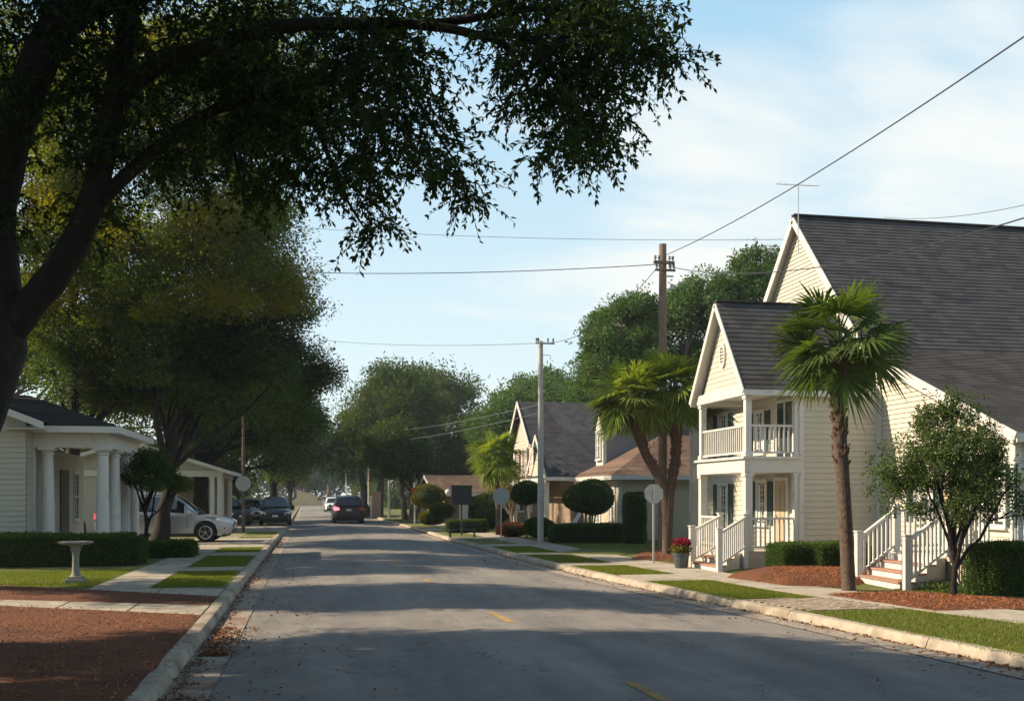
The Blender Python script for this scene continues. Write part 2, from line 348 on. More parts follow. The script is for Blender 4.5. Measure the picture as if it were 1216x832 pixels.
def road_mat():
    m, t, b = newmat('asphalt'); n = t.nodes.new; l = t.links.new
    b.inputs['Roughness'].default_value = 0.82; b.inputs['Specular IOR Level'].default_value = 0.35
    tcn = n('ShaderNodeTexCoord')
    def noise(s, d=6, sc_=(1,1,1), dist=0.0):
        mp_ = n('ShaderNodeMapping'); mp_.inputs['Scale'].default_value = sc_; l(tcn.outputs['Object'], mp_.inputs[0])
        q = n('ShaderNodeTexNoise'); q.inputs['Scale'].default_value = s; q.inputs['Detail'].default_value = d; q.inputs['Roughness'].default_value = .65; q.inputs['Distortion'].default_value = dist
        l(mp_.outputs[0], q.inputs['Vector']); return q.outputs[0]
    def ramp(a, p0, p1, c0, c1):
        r = n('ShaderNodeValToRGB'); r.color_ramp.elements[0].position = p0; r.color_ramp.elements[1].position = p1
        r.color_ramp.elements[0].color = (*c0, 1); r.color_ramp.elements[1].color = (*c1, 1); l(a, r.inputs[0]); return r.outputs[0]
    def mul(a, bb):
        q = n('ShaderNodeMix'); q.data_type = 'RGBA'; q.blend_type = 'MULTIPLY'; q.inputs['Factor'].default_value = 1; l(a, q.inputs['A']); l(bb, q.inputs['B']); return q.outputs['Result']
    base = ramp(noise(160, 3), .3, .7, (.125, .119, .110), (.32, .30, .272))           # stones in the binder
    wear = ramp(noise(.55, 6, (1.6, .25, 1)), .35, .65, (.66, .66, .67), (1.16, 1.14, 1.10))   # wheel tracks and old patches along the road
    blot = ramp(noise(1.6, 7), .3, .62, (.82, .82, .84), (1.04, 1.03, 1.02))
    # cracks: thin bands where a distorted noise crosses its middle value
    a = noise(.42, 5, (1, .7, 1), .6); d1 = n('ShaderNodeMath'); d1.operation = 'SUBTRACT'; l(a, d1.inputs[0]); d1.inputs[1].default_value = .5
    d2 = n('ShaderNodeMath'); d2.operation = 'ABSOLUTE'; l(d1.outputs[0], d2.inputs[0])
    crack = ramp(d2.outputs[0], .0, .0035, (.45, .45, .45), (1, 1, 1))
    l(mul(mul(mul(base, wear), blot), crack), b.inputs['Base Color'])
    bp = n('ShaderNodeBump'); bp.inputs['Strength'].default_value = .5; bp.inputs['Distance'].default_value = .006; l(noise(140, 3), bp.inputs['Height']); l(bp.outputs[0], b.inputs['Normal'])
    return m
M['road'] = road_mat()
M['lawn'] = ground_mat('lawn', (0.065, 0.085, 0.018), (0.135, 0.15, 0.035), 30, (0.21, 0.18, 0.08), .6, .8, 90)
M['earth'] = ground_mat('earth', (0.06, 0.07, 0.03), (0.12, 0.11, 0.06), .6)
M['concrete'] = ground_mat('concrete', (0.30, 0.265, 0.21), (0.43, 0.385, 0.31), 5, (0.24, 0.20, 0.155), 1.1, .35, 90)
M['kerb'] = ground_mat('kerb_concrete', (0.27, 0.235, 0.185), (0.44, 0.385, 0.30), 4, (0.20, 0.155, 0.11), 1.4, .5, 60)
M['gutter'] = ground_mat('gutter_concrete', (0.23, 0.20, 0.165), (0.36, 0.315, 0.26), 6, (0.20, 0.125, 0.085), 1.2, .4, 60)
M['mulch'] = ground_mat('mulch', (0.05, 0.024, 0.014), (0.22, 0.088, 0.042), 42, (0.07, 0.03, 0.018), 1.0, 1.0, 70)
M['paver'] = ground_mat('paver', (0.24, 0.19, 0.145), (0.38, 0.31, 0.245), 7, (0.19, 0.14, 0.10), 1.5, .4, 60)
M['line'] = ground_mat('worn_yellow_paint', (0.30, 0.19, 0.07), (0.42, 0.27, 0.09), 14, (0.19, 0.15, 0.11), 3, .3, 90)

mb = MB(); mb.add([(-900,-60,-.03),(900,-60,-.03),(900,1500,-.03),(-900,1500,-.03)], [(0,1,2,3)]); struct('ground', mb, M['earth'])
def ribbon(fa, fb, za, zb, ys=YS):
    mb = MB(); vs = []
    for y in ys: vs += [(fa(y), y, za), (fb(y), y, zb)]
    return mb.add(vs, [(2*i, 2*i+1, 2*i+3, 2*i+2) for i in range(len(ys)-1)])
GW = 0.42
# road with a slight crown
mb = MB(); K = 6; vs = []
for y in YS:
    for k in range(K+1):
        u = k/K; a, b_ = XL(y)+GW-.02, XR(y)-GW+.02; vs.append((a+(b_-a)*u, y, 0.07*(1-(2*u-1)**2)))
mb.add(vs, [(i*(K+1)+k, i*(K+1)+k+1, (i+1)*(K+1)+k+1, (i+1)*(K+1)+k) for i in range(len(YS)-1) for k in range(K)])
struct('road', mb, M['road'], smooth=60)
def fine(y0, y1, st): return list(np.arange(y0, y1+1e-6, st))
def kerb_run(fx, side, name_l):
    """gutter pan and upright kerb in cast lengths with open joints"""
    prof = [(0.0, -0.05), (0.0, 0.016), (0.028, 0.10), (0.05, 0.128), (0.075, 0.136), (0.20, 0.136), (0.20, -0.05)]
    mk, mg = MB(), MB(); y = -10.0; k = 0
    while y < 200:
        ln = 3.0 if y < 60 else 10.0
        y0, y1 = y+0.008, y+ln-0.008; seg = [y0, (y0+y1)/2, y1]
        dx, dz = random.uniform(-.003, .003), random.uniform(-.004, .002); n = len(prof)
        vs = [(fx(q)+side*(p[0])+dx, q, p[1]+(dz if p[1] > .05 else 0)) for q in seg for p in prof]
        fs = [(i*n+j, i*n+(j+1)%n, (i+1)*n+(j+1)%n, (i+1)*n+j) for i in range(2) for j in range(n)] + [tuple(reversed(range(n))), tuple(2*n+j for j in range(n))]
        mk.add(vs, fs)
        mg.add([(fx(q)-side*w, q, z) for q in seg for w, z in ((0.0, .016), (GW, .010))], [(0,1,3,2),(2,3,5,4)])
        y += ln
    struct('kerb', mk, M['kerb'], smooth=30); struct('gutter', mg, M['gutter'])
kerb_run(XR, 1, 'right'); kerb_run(XL, -1, 'left')
struct('lawn', ribbon(lambda y: XR(y)+.19, lambda y: 500, LOT-.004, LOT-.004), M['lawn'])
struct('lawn', ribbon(lambda y: -500, lambda y: XL(y)-.19, LOT-.004, LOT-.004), M['lawn'])

def slabs(name, fa, fb, y0, y1, st, z=LOT+.008, m='concrete'):
    mb = MB(); y = y0
    while y < y1:
        e = min(y+st, y1); dz = random.uniform(-.003, .003); a, b_ = y+.006, e-.006
        P = [(fa(a), a), (fb(a), b_ if False else a), (fb(b_), b_), (fa(b_), b_)]
        mb.add([(x, q, z+dz) for x, q in P] + [(x, q, z-.05) for x, q in P], [(0,1,2,3),(0,4,5,1),(1,5,6,2),(2,6,7,3),(3,7,4,0)]); y = e
    return struct(name, mb, M[m])
so_ = hermite([-12, 6, 12, 15.5, 19, 60], [2.8, 2.7, 2.4, 1.55, 1.6, 1.6]); si_ = hermite([-12, 6, 12, 13.6, 16, 20, 60], [4.0, 3.9, 3.65, 3.4, 2.75, 2.8, 2.8])
slabs('sidewalk', lambda y: XR(y)+so_(y), lambda y: XR(y)+si_(y), -6, 90, 1.3)
def strip_path(name, y0, y1, x0, x1, m='concrete', nx=3, z=LOT+.007, skew=0.0):
    """walkway crossing the verge: nx slabs from x0 to x1"""
    mb = MB()
    for k in range(nx):
        a, b_ = x0+(x1-x0)*k/nx+.006, x0+(x1-x0)*(k+1)/nx-.006
        P = [(a, y0+skew*(a-x0)), (b_, y0+skew*(b_-x0)), (b_, y1+skew*(b_-x0)), (a, y1+skew*(a-x0))]
        mb.add([(*p, z) for p in P]+[(*p, z-.05) for p in P], [(0,1,2,3),(0,4,5,1),(1,5,6,2),(2,6,7,3),(3,7,4,0)])
    return struct(name, mb, M[m])
for y0, y1 in ((19.4, 21.0), (24.0, 25.0), (28.6, 29.6), (33.6, 35.2), (40, 41.5), (50, 52)):
    strip_path('walkway', y0, y1, XR((y0+y1)/2)+.21, XR((y0+y1)/2)+so_(y0)-.01)
# paved crossing of small pavers with earth joints between the two near grass strips
mb = MB(); 
for i in range(15):
    for j in range(15):
        x0 = 6.95+i*.155+(.077 if j % 2 else 0); y0 = 14.0+j*.112
        if x0 < XR(y0)+.22 or x0 > XR(y0)+so_(y0)-.12: continue
        dz = random.uniform(-.004, .004); mb.box((x0, y0, LOT-.04), (x0+.147, y0+.104, LOT+.007+dz))
struct('paved_crossing', mb, M['paver'])

def poly_s(P, poly):
    """0 at the centroid, 1 on the outline of a convex polygon, seen from above"""
    c = poly.mean(0); s = np.zeros(len(P))
    for i in range(len(poly)):
        a, b_ = poly[i], poly[(i+1) % len(poly)]; e = b_-a; n = np.array([e[1], -e[0]]); n /= np.linalg.norm(n)
        dc = (a-c)@n
        if dc < 0: n, dc = -n, -dc
        s = np.maximum(s, ((P-c)@n)/max(dc, 1e-6))
    return s
def scatter(poly, n):
    lo, hi = poly.min(0), poly.max(0); P = rng.uniform(lo-.1, hi+.1, (n, 2)); s = poly_s(P, poly); k = s < 1.0+np.abs(rng.normal(0, .022, n)); return P[k], s[k]
def bed(name, pts, h, m, z=LOT+.006, near=None, sub=0):
    """ground patch, raised to h in the middle"""
    poly = np.array([(p[0], p[1]) for p in pts]); c = poly.mean(0); dense = []
    for i in range(len(poly)):
        for u in np.linspace(0, 1, 9)[:-1]: dense.append(poly[i]*(1-u)+poly[(i+1)%len(poly)]*u)
    dense = np.array(dense); n = len(dense); rings = [1, .93, .8, .6, .4, .2]; hs = [0, .35, .65, .9, 1, 1]; vs = []
    for r_, hh in zip(rings, hs):
        for p in dense:
            q = c+(p-c)*r_*(1+ (random.uniform(-.012, .012) if r_ == 1 else 0)); vs.append((q[0], q[1], z+hh*h))
    vs.append((c[0], c[1], z+h)); mb = MB()
    fs = [(i*n+k, i*n+(k+1)%n, (i+1)*n+(k+1)%n, (i+1)*n+k) for i in range(5) for k in range(n)] + [(5*n+k, 5*n+(k+1)%n, 6*n) for k in range(n)]
    mb.add(vs, fs); struct(name, mb, M[m], smooth=50); return poly
def bed_z(s, h, z): return z + h*np.interp(s, [.4, .6, .8, .93, 1], [1, .9, .65, .35, 0])
chip_V = []
def chips(poly, n, h, z=LOT+.006, size=.034, maxd=99):
    P, s = scatter(poly, n); 
    if maxd < 99: k = (P[:,0]*S_+P[:,1]*C_) < maxd; P, s = P[k], s[k]
    P3 = np.column_stack([P, bed_z(s, h, z)+rng.uniform(.0, .014, len(P))]); d = rng.normal(size=(len(P), 3)); d[:, 2] *= .28
    chip_V.append(leaf_quads(P3, size, .42, dirs=d, jit=.05, up=2.5))
def V2(v): return (v[0], v[1])
def ext(a, b_, x):   # point on the line a-b at the given x
    t = (x-a[0])/(b_[0]-a[0]); return (x, a[1]+(b_[1]-a[1])*t)
a0, a1 = G(0, 719), G(236, 730)
kb = lambda y: (XL(y)-.21, y)
pA = bed('mulch_bed', [ext(a0, a1, -13), ext(a0, a1, XL(15)-.21), kb(11), kb(7), kb(4), (-13, 4)], .05, 'mulch')
b0, b1 = G(0, 712), G(255, 719); c0, c1 = G(0, 694.5), G(262, 708)
pC = bed('mulch_bed', [ext(b0, b1, -13), ext(b0, b1, XL(16)-.21), ext(c0, c1, XL(17.5)-.21), ext(c0, c1, -13)], .03, 'mulch')
chips(pA, 60000, .05, maxd=20); chips(pC, 14000, .03)
def slab_poly(name, P, z=LOT+.007, m='concrete'):
    mb = MB(); n = len(P); mb.add([(*V2(p), z) for p in P]+[(*V2(p), z-.05) for p in P], [tuple(range(n))]+[(i, i+n, (i+1)%n+n, (i+1)%n) for i in range(n)]); return struct(name, mb, M[m])
def split_path(name, A0, A1, B0, B1, n):   # slabs between two long edges
    for i in range(n):
        t0, t1 = i/n+.0015, (i+1)/n-.0015; l = lambda p, q, t: (p[0]+(q[0]-p[0])*t, p[1]+(q[1]-p[1])*t)
        yield [l(A0, A1, t0), l(A0, A1, t1), l(B0, B1, t1), l(B0, B1, t0)]
def path_mesh(name, A0, A1, B0, B1, n, z=LOT+.007):
    mb = MB()
    for P in split_path(name, A0, A1, B0, B1, n):
        dz = random.uniform(-.003, .003); mb.add([(*p, z+dz) for p in P]+[(*p, z-.05) for p in P], [(0,1,2,3),(0,4,5,1),(1,5,6,2),(2,6,7,3),(3,7,4,0)])
    struct(name, mb, M['concrete'])
path_mesh('walkway', ext(a0, a1, -13), ext(a0, a1, XL(15)-.21), ext(b0, b1, -13), ext(b0, b1, XL(16)-.21), 10)
d0, d1 = G(0, 690), G(191, 690)
path_mesh('walkway', ext(c0, c1, -13), ext(c0, c1, XL(17.5)-.21), (-13, 20.9), (XL(19)-.21, 19.4), 10)
slabs('sidewalk', lambda y: -4.1+.012*(y-20), lambda y: -3.05, 19.75, 88, 1.4)
for y0, y1 in ((23.9, 25.2), (29.9, 31.6), (43.5, 44.8)):
    strip_path('walkway', y0, y1, -3.04, XL(y0)-.21, nx=1)
slab_poly('driveway', [(-16, 34.6), (XL(35)-.21, 34.6), (XL(41)-.21, 41.8), (-16, 41.8)], z=LOT+.012)
slab_poly('driveway', [(-14, 50), (XL(50)-.21, 49), (XL(60)-.21, 62), (-14, 62)], z=LOT+.012)
# right-hand beds
pR1 = bed('mulch_bed', [V2(G(862, 686)), V2(G(935, 695.5)), V2(G(1004, 697)), (11.7, 19.2), (12.6, 21.9), (10.3, 22.2), (9.9, 21.4)], .20, 'mulch')
chips(pR1, 30000, .20)
pR2 = bed('mulch_bed', [V2(G(980, 706)), V2(G(1110, 725.5)), V2(G(1240, 722)), V2(G(1240, 712)), V2(G(1150, 709)), V2(G(1068, 701.5))], .06, 'mulch')
chips(pR2, 16000, .06)
pR3 = bed('mulch_bed', [V2(G(748, 664)), V2(G(800, 666)), V2(G(812, 658)), V2(G(790, 654)), V2(G(762, 656))], .05, 'mulch'); chips(pR3, 5000, .05)
pR4 = bed('mulch_bed', [V2(G(660, 657)), V2(G(740, 659)), V2(G(752, 653)), V2(G(690, 651))], .03, 'lawn')
mulch_chips = link('bark_chips', quads_mesh('bark_chips', np.concatenate(chip_V), M['chips'])); tag(mulch_chips, 'loose red bark chips strewn over the mulch beds', 'bark chips', kind='stuff')
# centre line dashes
mb = MB()
def XC(y): return (XL(y)+XR(y))/2 - .06
def crown_z(x, y):
    a, b_ = XL(y)+GW, XR(y)-GW; u = (x-a)/(b_-a); return 0.07*(1-(2*u-1)**2)+.005
for y0, ln in ((7.9, 1.35), (13.9, 1.3), (20.4, 1.1), (26.5, 1.1), (32.6, 1.1)):
    n = 5
    for i in range(n):
        ya, yb = y0+ln*i/n, y0+ln*(i+1)/n; w = .055
        mb.add([(XC(ya)-w, ya, crown_z(XC(ya)-w, ya)), (XC(ya)+w, ya, crown_z(XC(ya)+w, ya)), (XC(yb)+w, yb, crown_z(XC(yb)+w, yb)), (XC(yb)-w, yb, crown_z(XC(yb)-w, yb))], [(0,1,2,3)])
struct('road_marking', mb, M['line'])
# fallen leaves lying in the gutters and along the kerbs
def litter(n, fx, spread, y0, y1, dens=1.0):
    Y = y0+(y1-y0)*rng.random(n)**1.6; X = np.array([fx(y) for y in Y])+np.abs(rng.normal(0, 1, n))*spread
    return np.column_stack([X, Y, np.full(n, .022)])
PL = [litter(2600, XL, .11, 6, 45), litter(900, lambda y: XL(y)+.12, .22, 7.2, 9.6), litter(900, lambda y: XL(y)+.1, .2, 12, 14.5), litter(2600, XR, -.07, 9, 60), litter(500, XL, 1.0, 7, 30), litter(350, XR, -1.0, 9, 30)]
P = np.concatenate(PL); xl = np.array([XL(y) for y in P[:,1]]); xr = np.array([XR(y) for y in P[:,1]]); P = P[(P[:,0] > xl+.02) & (P[:,0] < xr-.02)]
inroad = (P[:,0] > xl[:1]+GW) ; P[:,2] = np.where((P[:,0] > -1.0) & (P[:,0] < 5.2), .05, .022)
d = rng.normal(size=(len(P),3)); d[:,2] *= .25
tag(link('fallen_leaves', quads_mesh('fallen_leaves', leaf_quads(P, .05, .6, dirs=d, jit=.05, up=2.5), M['litter'])), 'dry brown leaves gathered in the gutters along the kerbs', 'leaves', kind='stuff')
# grass blades on the lawns near the camera
def blades(polys, name, label):
    Vs = []
    for pts, n, hgt in polys:
        poly = np.array([V2(p) for p in pts]); P, s = scatter(poly, n); n = len(P)
        hgt *= .75; a = rng.uniform(0, 2*np.pi, n); w = np.column_stack([np.cos(a), np.sin(a), np.zeros(n)])*.004*rng.uniform(.8, 1.6, n)[:,None]
        B = np.column_stack([P, np.full(n, LOT-.006)]); tip = B+np.column_stack([rng.normal(0, .016, n), rng.normal(0, .016, n), hgt*rng.uniform(.5, 1.25, n)])
        Vs.append(np.stack([B-w, B+w, tip], 1))
    tag(link(name, quads_mesh(name, np.concatenate(Vs), M['grass'])), label, 'grass', kind='stuff')
blades([
    ([(XR(17.5)+.24, 15.7), (XR(15.7)+1.45, 15.7), (XR(19.3)+1.55, 19.3), (XR(19.3)+.24, 19.3)], 30000, .05),
    ([(XR(9)+.22, 6), (XR(6)+2.6, 6), (XR(12)+2.3, 12), (XR(14)+1.8, 13.8), (XR(13.8)+.22, 13.8)], 52000, .05),
    ([(XR(21)+.22, 21.1), (XR(21)+1.55, 21.1), (XR(24)+1.55, 23.9), (XR(24)+.22, 23.9)], 20000, .045),
    ([(XR(25)+.22, 25.1), (XR(25)+1.55, 25.1), (XR(28)+1.55, 28.5), (XR(28)+.22, 28.5)], 12000, .045),
    ([(XR(30)+.22, 29.7), (XR(30)+1.55, 29.7), (XR(33)+1.55, 33.5), (XR(33)+.22, 33.5)], 9000, .05),
    ([(XR(30)+2.9, 29), (XR(30)+6.0, 29), (XR(36)+6, 36), (XR(36)+2.9, 36)], 16000, .05),
    ([V2(G(1060, 702)), V2(G(1150, 708)), V2(G(1180, 706)), (11.5, 16.8), (10.6, 17.0)], 9000, .07),
    ([(-3.0, 19.9), (-1.75, 19.9), (-1.75, 23.8), (-3.0, 23.8)], 24000, .05),
    ([(-3.0, 25.3), (-1.75, 25.3), (-1.75, 29.8), (-3.0, 29.8)], 14000, .05),
    ([(-3.0, 31.7), (-1.75, 31.7), (-1.75, 34.4), (-3.0, 34.4)], 6000, .05),
    ([(-9.5, 20.9), (-4.2, 20.2), (-4.2, 24.6), (-9.5, 24.6)], 42000, .05),
    ([(-4.0, 42), (-1.8, 42), (-1.8, 49), (-4.0, 49)], 7000, .06)], 'grass_blades', 'short green grass of the verges and front lawns')

# ------------------------------------------------------------------ trees and plants
def crown_lobe(px0, px1, py0, py1, d, ry=None):
    c = D((px0+px1)/2, d, ZY((py0+py1)/2, d)); rx = (px1-px0)/2/F*d; rz = (py1-py0)/2/F*d
    return (c.x, c.y, c.z), (rx, ry or rx*.85, rz)
def ell_pts(lobes, n, g, shell=.55, low=-.75):
    vol = np.array([r[0]*r[2] for c, r in lobes]); vol = vol/vol.sum(); k = g.choice(len(lobes), n, p=vol)
    u = unit(g.normal(size=(n, 3))); u[:, 2] = np.where(u[:, 2] < low, -u[:, 2], u[:, 2]); rad = (shell+(1-shell)*g.random(n)**.7)
    C = np.array([c for c, r in lobes])[k]; Rr = np.array([r for c, r in lobes])[k]
    return C+u*Rr*rad[:, None], u, k
def clump_leaves(C, per, rad, size, g, flat=.62, droop=.12, aspect=.5, face=None):
    n = len(C)*per; c = np.repeat(C, per, 0); rr = np.repeat(rad, per)
    o = unit(g.normal(size=(n, 3)))*(g.random(n)**.45)[:, None]*rr[:, None]; o[:, 2] *= flat
    P = c+o; P[:, 2] -= (np.hypot(o[:,0], o[:,1])**2)*droop/np.maximum(rr, .1)
    return leaf_quads(P, size, aspect, g=g, dirs=unit(o)+np.array([0,0,-.25]), jit=.7, up=.8, face=None if face is None else np.repeat(face, per, 0))
def foliage_mesh(name, lobes, m, ncl, per, crad, size, g, shell=.5, flat=.62, low=-.75, sprigs=0, aspect=.5):
    C, u, k = ell_pts(lobes, ncl, g, shell, low); rad = crad*g.uniform(.55, 1.35, ncl)
    V = clump_leaves(C, per, rad, size, g, flat, aspect=aspect, face=u)
    if sprigs:   # twigs standing out of the outline
        C2, u2, _ = ell_pts(lobes, sprigs, g, .97, -.5); m_ = 14
        t = np.tile(np.linspace(0, 1, m_), sprigs)[:, None]; ln = np.repeat(crad*g.uniform(.5, 1.5, sprigs), m_)[:, None]
        dd = unit(u2+g.normal(size=u2.shape)*.35+np.array([0,0,.25])); P = np.repeat(C2, m_, 0)+np.repeat(dd, m_, 0)*t*ln+g.normal(size=(sprigs*m_, 3))*crad*.07
        V = np.concatenate([V, leaf_quads(P, size, aspect, g=g)])
    return V, C
def curve_pts(a, b_, sag, n, g, wob=.06):
    a = np.array(a, float); b_ = np.array(b_, float); L_ = np.linalg.norm(b_-a); out = []
    w = g.normal(size=3)*wob*L_
    for i in range(n+1):
        t = i/n; p = a*(1-t)+b_*t; p = p+np.array([0, 0, sag*L_*4*t*(1-t)])+w*math.sin(math.pi*t)+(g.normal(size=3)*.012*L_ if 0 < i < n else 0); out.append(tuple(p))
    return out
def breakup(lobes, g):
    out_ = []
    for c, r in lobes:
        c = np.array(c); r = np.array(r); out_.append((tuple(c), tuple(r*.78)))
        for k in range(9):
            u = unit(g.normal(size=3)); u[2] = abs(u[2])*1.1-.35; u = unit(u); s_ = g.uniform(.26, .46)
            out_.append((tuple(c+u*r*g.uniform(.6, .82)), tuple(r*np.array([s_, s_, s_*.85]))))
    return out_
def tree(name, label, base, tr, fork_z, lobes, leafm, barkm='bark', ncl=160, per=220, crad=1.1, size=.14, limbs=14, seed=1, shell=.45, cat='tree', group=None, lean=(0, 0), flat=.62, sprigs=0, trunks=1, low=-.75, aspect=.5):
    g = np.random.default_rng(seed); root = thing(name, base, label, cat, group); lobes = breakup(lobes, g); per = int(per*1.7); ncl = int(ncl*.8); crad *= .82; size *= .95; sprigs = int(sprigs*.6); shell = max(shell, .72)
    V, C = foliage_mesh('crown', lobes, None, ncl, per, crad, size, g, shell, flat, low, sprigs, aspect)
    o3 = np.array(base)
    me = quads_mesh('crown', V-o3, M[leafm]); link('crown', me, root)
    tb = MB()
    for q in range(trunks):
        off = (0, 0) if trunks == 1 else (math.cos(q*2.4)*tr*2.2*(.3+q*.3), math.sin(q*2.4)*tr*2.2*(.3+q*.3)); r0 = tr if trunks == 1 else tr*.6
        b3 = (base[0]+off[0], base[1]+off[1], base[2]-.05); top = (base[0]+lean[0]+off[0]*1.6, base[1]+lean[1]+off[1]*1.6, base[2]+fork_z)
        tp = curve_pts(b3, top, 0, 6, g, .03); rr = [r0*(1.35 if i == 0 else 1.1 if i == 1 else 1-.05*i) for i in range(7)]
        tb.tube(tp, rr, 10)
        sel = g.choice(len(C), min(max(3, limbs//trunks), len(C)), replace=False)
        for i in sel:
            c = C[i]; st = tp[int(g.integers(3, 7))]; r1 = r0*g.uniform(.22, .5)
            lp = curve_pts(st, c, .10, 6, g, .07); tb.tube(lp, [r1*(1-.14*j)+.01 for j in range(7)], 6, caps=False)
            near = C[np.argsort(((C-np.array(lp[4]))**2).sum(1))[:3]]
            for nb in near: tb.tube(curve_pts(lp[3], nb, .06, 4, g, .08), [r1*.4*(1-.2*j)+.008 for j in range(5)], 5, caps=False)
    obj('trunk', tb, M[barkm], root, smooth=70)
    return root
def hedge(name, label, c, s, leafm='leaf_hedge', n=14000, size=.04, cat='hedge', group=None, shape='box', rot=0.0, seed=3, flowers=0):
    """clipped shrub: a dark solid core filled out by a deep skin of leaves"""
    g = np.random.default_rng(seed); root = thing(name, (c[0], c[1], LOT), label, cat, group)
    hx, hy, hz_ = s[0]/2, s[1]/2, s[2]; u = g.uniform(-1, 1, (n, 3)); z0 = c[2]
    if shape == 'box':
        ax = g.choice(3, n, p=np.array([hy*hz_, hx*hz_, 2*hx*hy])/(hy*hz_+hx*hz_+2*hx*hy)); sg = np.sign(g.normal(size=n)); sg = np.where(ax == 2, 1, sg)
        u[np.arange(n), ax] = sg; P = u*np.array([hx, hy, hz_/2]); nr = np.zeros((n, 3)); nr[np.arange(n), ax] = sg
        # soften corners
        q = np.abs(u)**4; P *= (1-.07*np.clip(q.sum(1)-1, 0, 2))[:, None]
    elif shape == 'cyl':
        a = g.uniform(0, 2*np.pi, n); z = g.uniform(-1, 1, n); cap = g.random(n) < .15; r = np.where(cap, np.sqrt(g.random(n)), 1.0); z = np.where(cap, 1, z)
        r = r*np.clip((1-np.clip((np.abs(z)-.8)/.2, 0, 1)**2*.25), 0, 1); P = np.column_stack([np.cos(a)*r*hx, np.sin(a)*r*hy, z*hz_/2]); nr = unit(np.column_stack([np.cos(a), np.sin(a), cap*1.5]))
    else:
        nr = unit(g.normal(size=(n, 3))); P = nr*np.array([hx, hy, hz_/2])
        if shape == 'dome': P[:, 2] = np.where(P[:, 2] < 0, P[:, 2]*.8, P[:, 2])
    nz = np.sin(P[:,0]*7+seed)*np.sin(P[:,1]*9+1)*.012+np.sin(P[:,0]*2.3)*.02+np.sin(P[:,2]*8+P[:,0]*3)*.012
    if shape == 'dome': nz = nz+(np.sin(P[:,0]*5.1+seed)*np.sin(P[:,1]*4.3)+np.sin(P[:,2]*6+seed*2+P[:,0]*2))*.030*max(s[0], .8)
    P = P+nr*(nz[:, None]+g.normal(0, .022, n)[:, None]-np.abs(g.normal(0, .022, n))[:, None])
    P[:, 2] += hz_/2+z0
    ca, sa = math.cos(rot), math.sin(rot); Rm = np.array([[ca, sa, 0], [-sa, ca, 0], [0, 0, 1]])
    P = P@Rm; P[:, :2] += np.array([c[0], c[1]]); V = leaf_quads(P, size, .55, g=g, dirs=nr@Rm, jit=.8)
    o3 = np.array([c[0], c[1], LOT]); link('leaves', quads_mesh('leaves', V-o3, M[leafm]), root)
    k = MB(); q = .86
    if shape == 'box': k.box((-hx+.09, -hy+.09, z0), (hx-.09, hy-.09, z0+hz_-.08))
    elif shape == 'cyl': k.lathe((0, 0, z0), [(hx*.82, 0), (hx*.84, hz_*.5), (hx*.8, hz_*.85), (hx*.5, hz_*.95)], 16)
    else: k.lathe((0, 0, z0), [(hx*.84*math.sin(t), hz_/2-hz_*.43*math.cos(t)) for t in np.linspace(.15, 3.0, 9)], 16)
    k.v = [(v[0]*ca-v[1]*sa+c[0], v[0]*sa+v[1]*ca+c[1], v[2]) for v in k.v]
    obj('twigs', k, M['leafcore'], root, smooth=50); return root  # one solid dark core behind the leaf skin, no separate twigs
M['leafcore'] = mat('hedge_core', (0.022, 0.034, 0.012), 1.0, 0.6, 30, 1.0, 40, spec=0.1)

# --- fan palms
def palm_crown(c, r, n, g, droop=.5, nl=30, emin=-60, seed=0):
    """fronds: arching petiole carrying a pleated fan of narrow leaflets with hanging tips"""
    Vs = []; mbp = MB(); c = np.array(c)
    for i in range(n):
        az = i*2.39996+g.normal(0, .2); el = R(80-(80-emin)*((i+.5)/n)**.85+g.normal(0, 6)); pl = r*g.uniform(.34, .5)
        d0 = np.array([math.cos(az)*math.cos(el), math.sin(az)*math.cos(el), math.sin(el)])
        p1 = c+d0*pl*.55; el2 = el-R(14); d1 = np.array([math.cos(az)*math.cos(el2), math.sin(az)*math.cos(el2), math.sin(el2)]); p2 = p1+d1*pl*.55
        mbp.tube([tuple(c), tuple(p1), tuple(p2)], [r*.014, r*.011, r*.009], 5)
        side = unit(np.cross(d1, [0, 0, 1.0])); up = np.cross(side, d1); bl = r*g.uniform(.55, .72); tw = g.normal(0, .35); side = side*math.cos(tw)+up*math.sin(tw); up = np.cross(side, d1)
        for k in range(nl):
            f = (k/(nl-1)*2-1); a = f*R(112); ln = bl*(1-.30*abs(f)**2)*g.uniform(.78, 1.08); a += g.normal(0, .03)
            dd = d1*math.cos(a)+side*math.sin(a)+up*.22*abs(f)
            w = unit(np.cross(dd, up))*bl*.030; q0 = p2+dd*ln*.08; q1 = p2+dd*ln*.55+np.array([0,0,-droop*ln*.10]); tip = p2+dd*ln*.93+np.array([0,0,-droop*ln*(.34+.25*abs(f))*g.uniform(.6, 1.5)])
            Vs.append([q0-w*.4, q0+w*.4, q1+w, q1-w]); Vs.append([q1-w, q1+w, tip+w*.12, tip-w*.12])
    return np.array(Vs), mbp
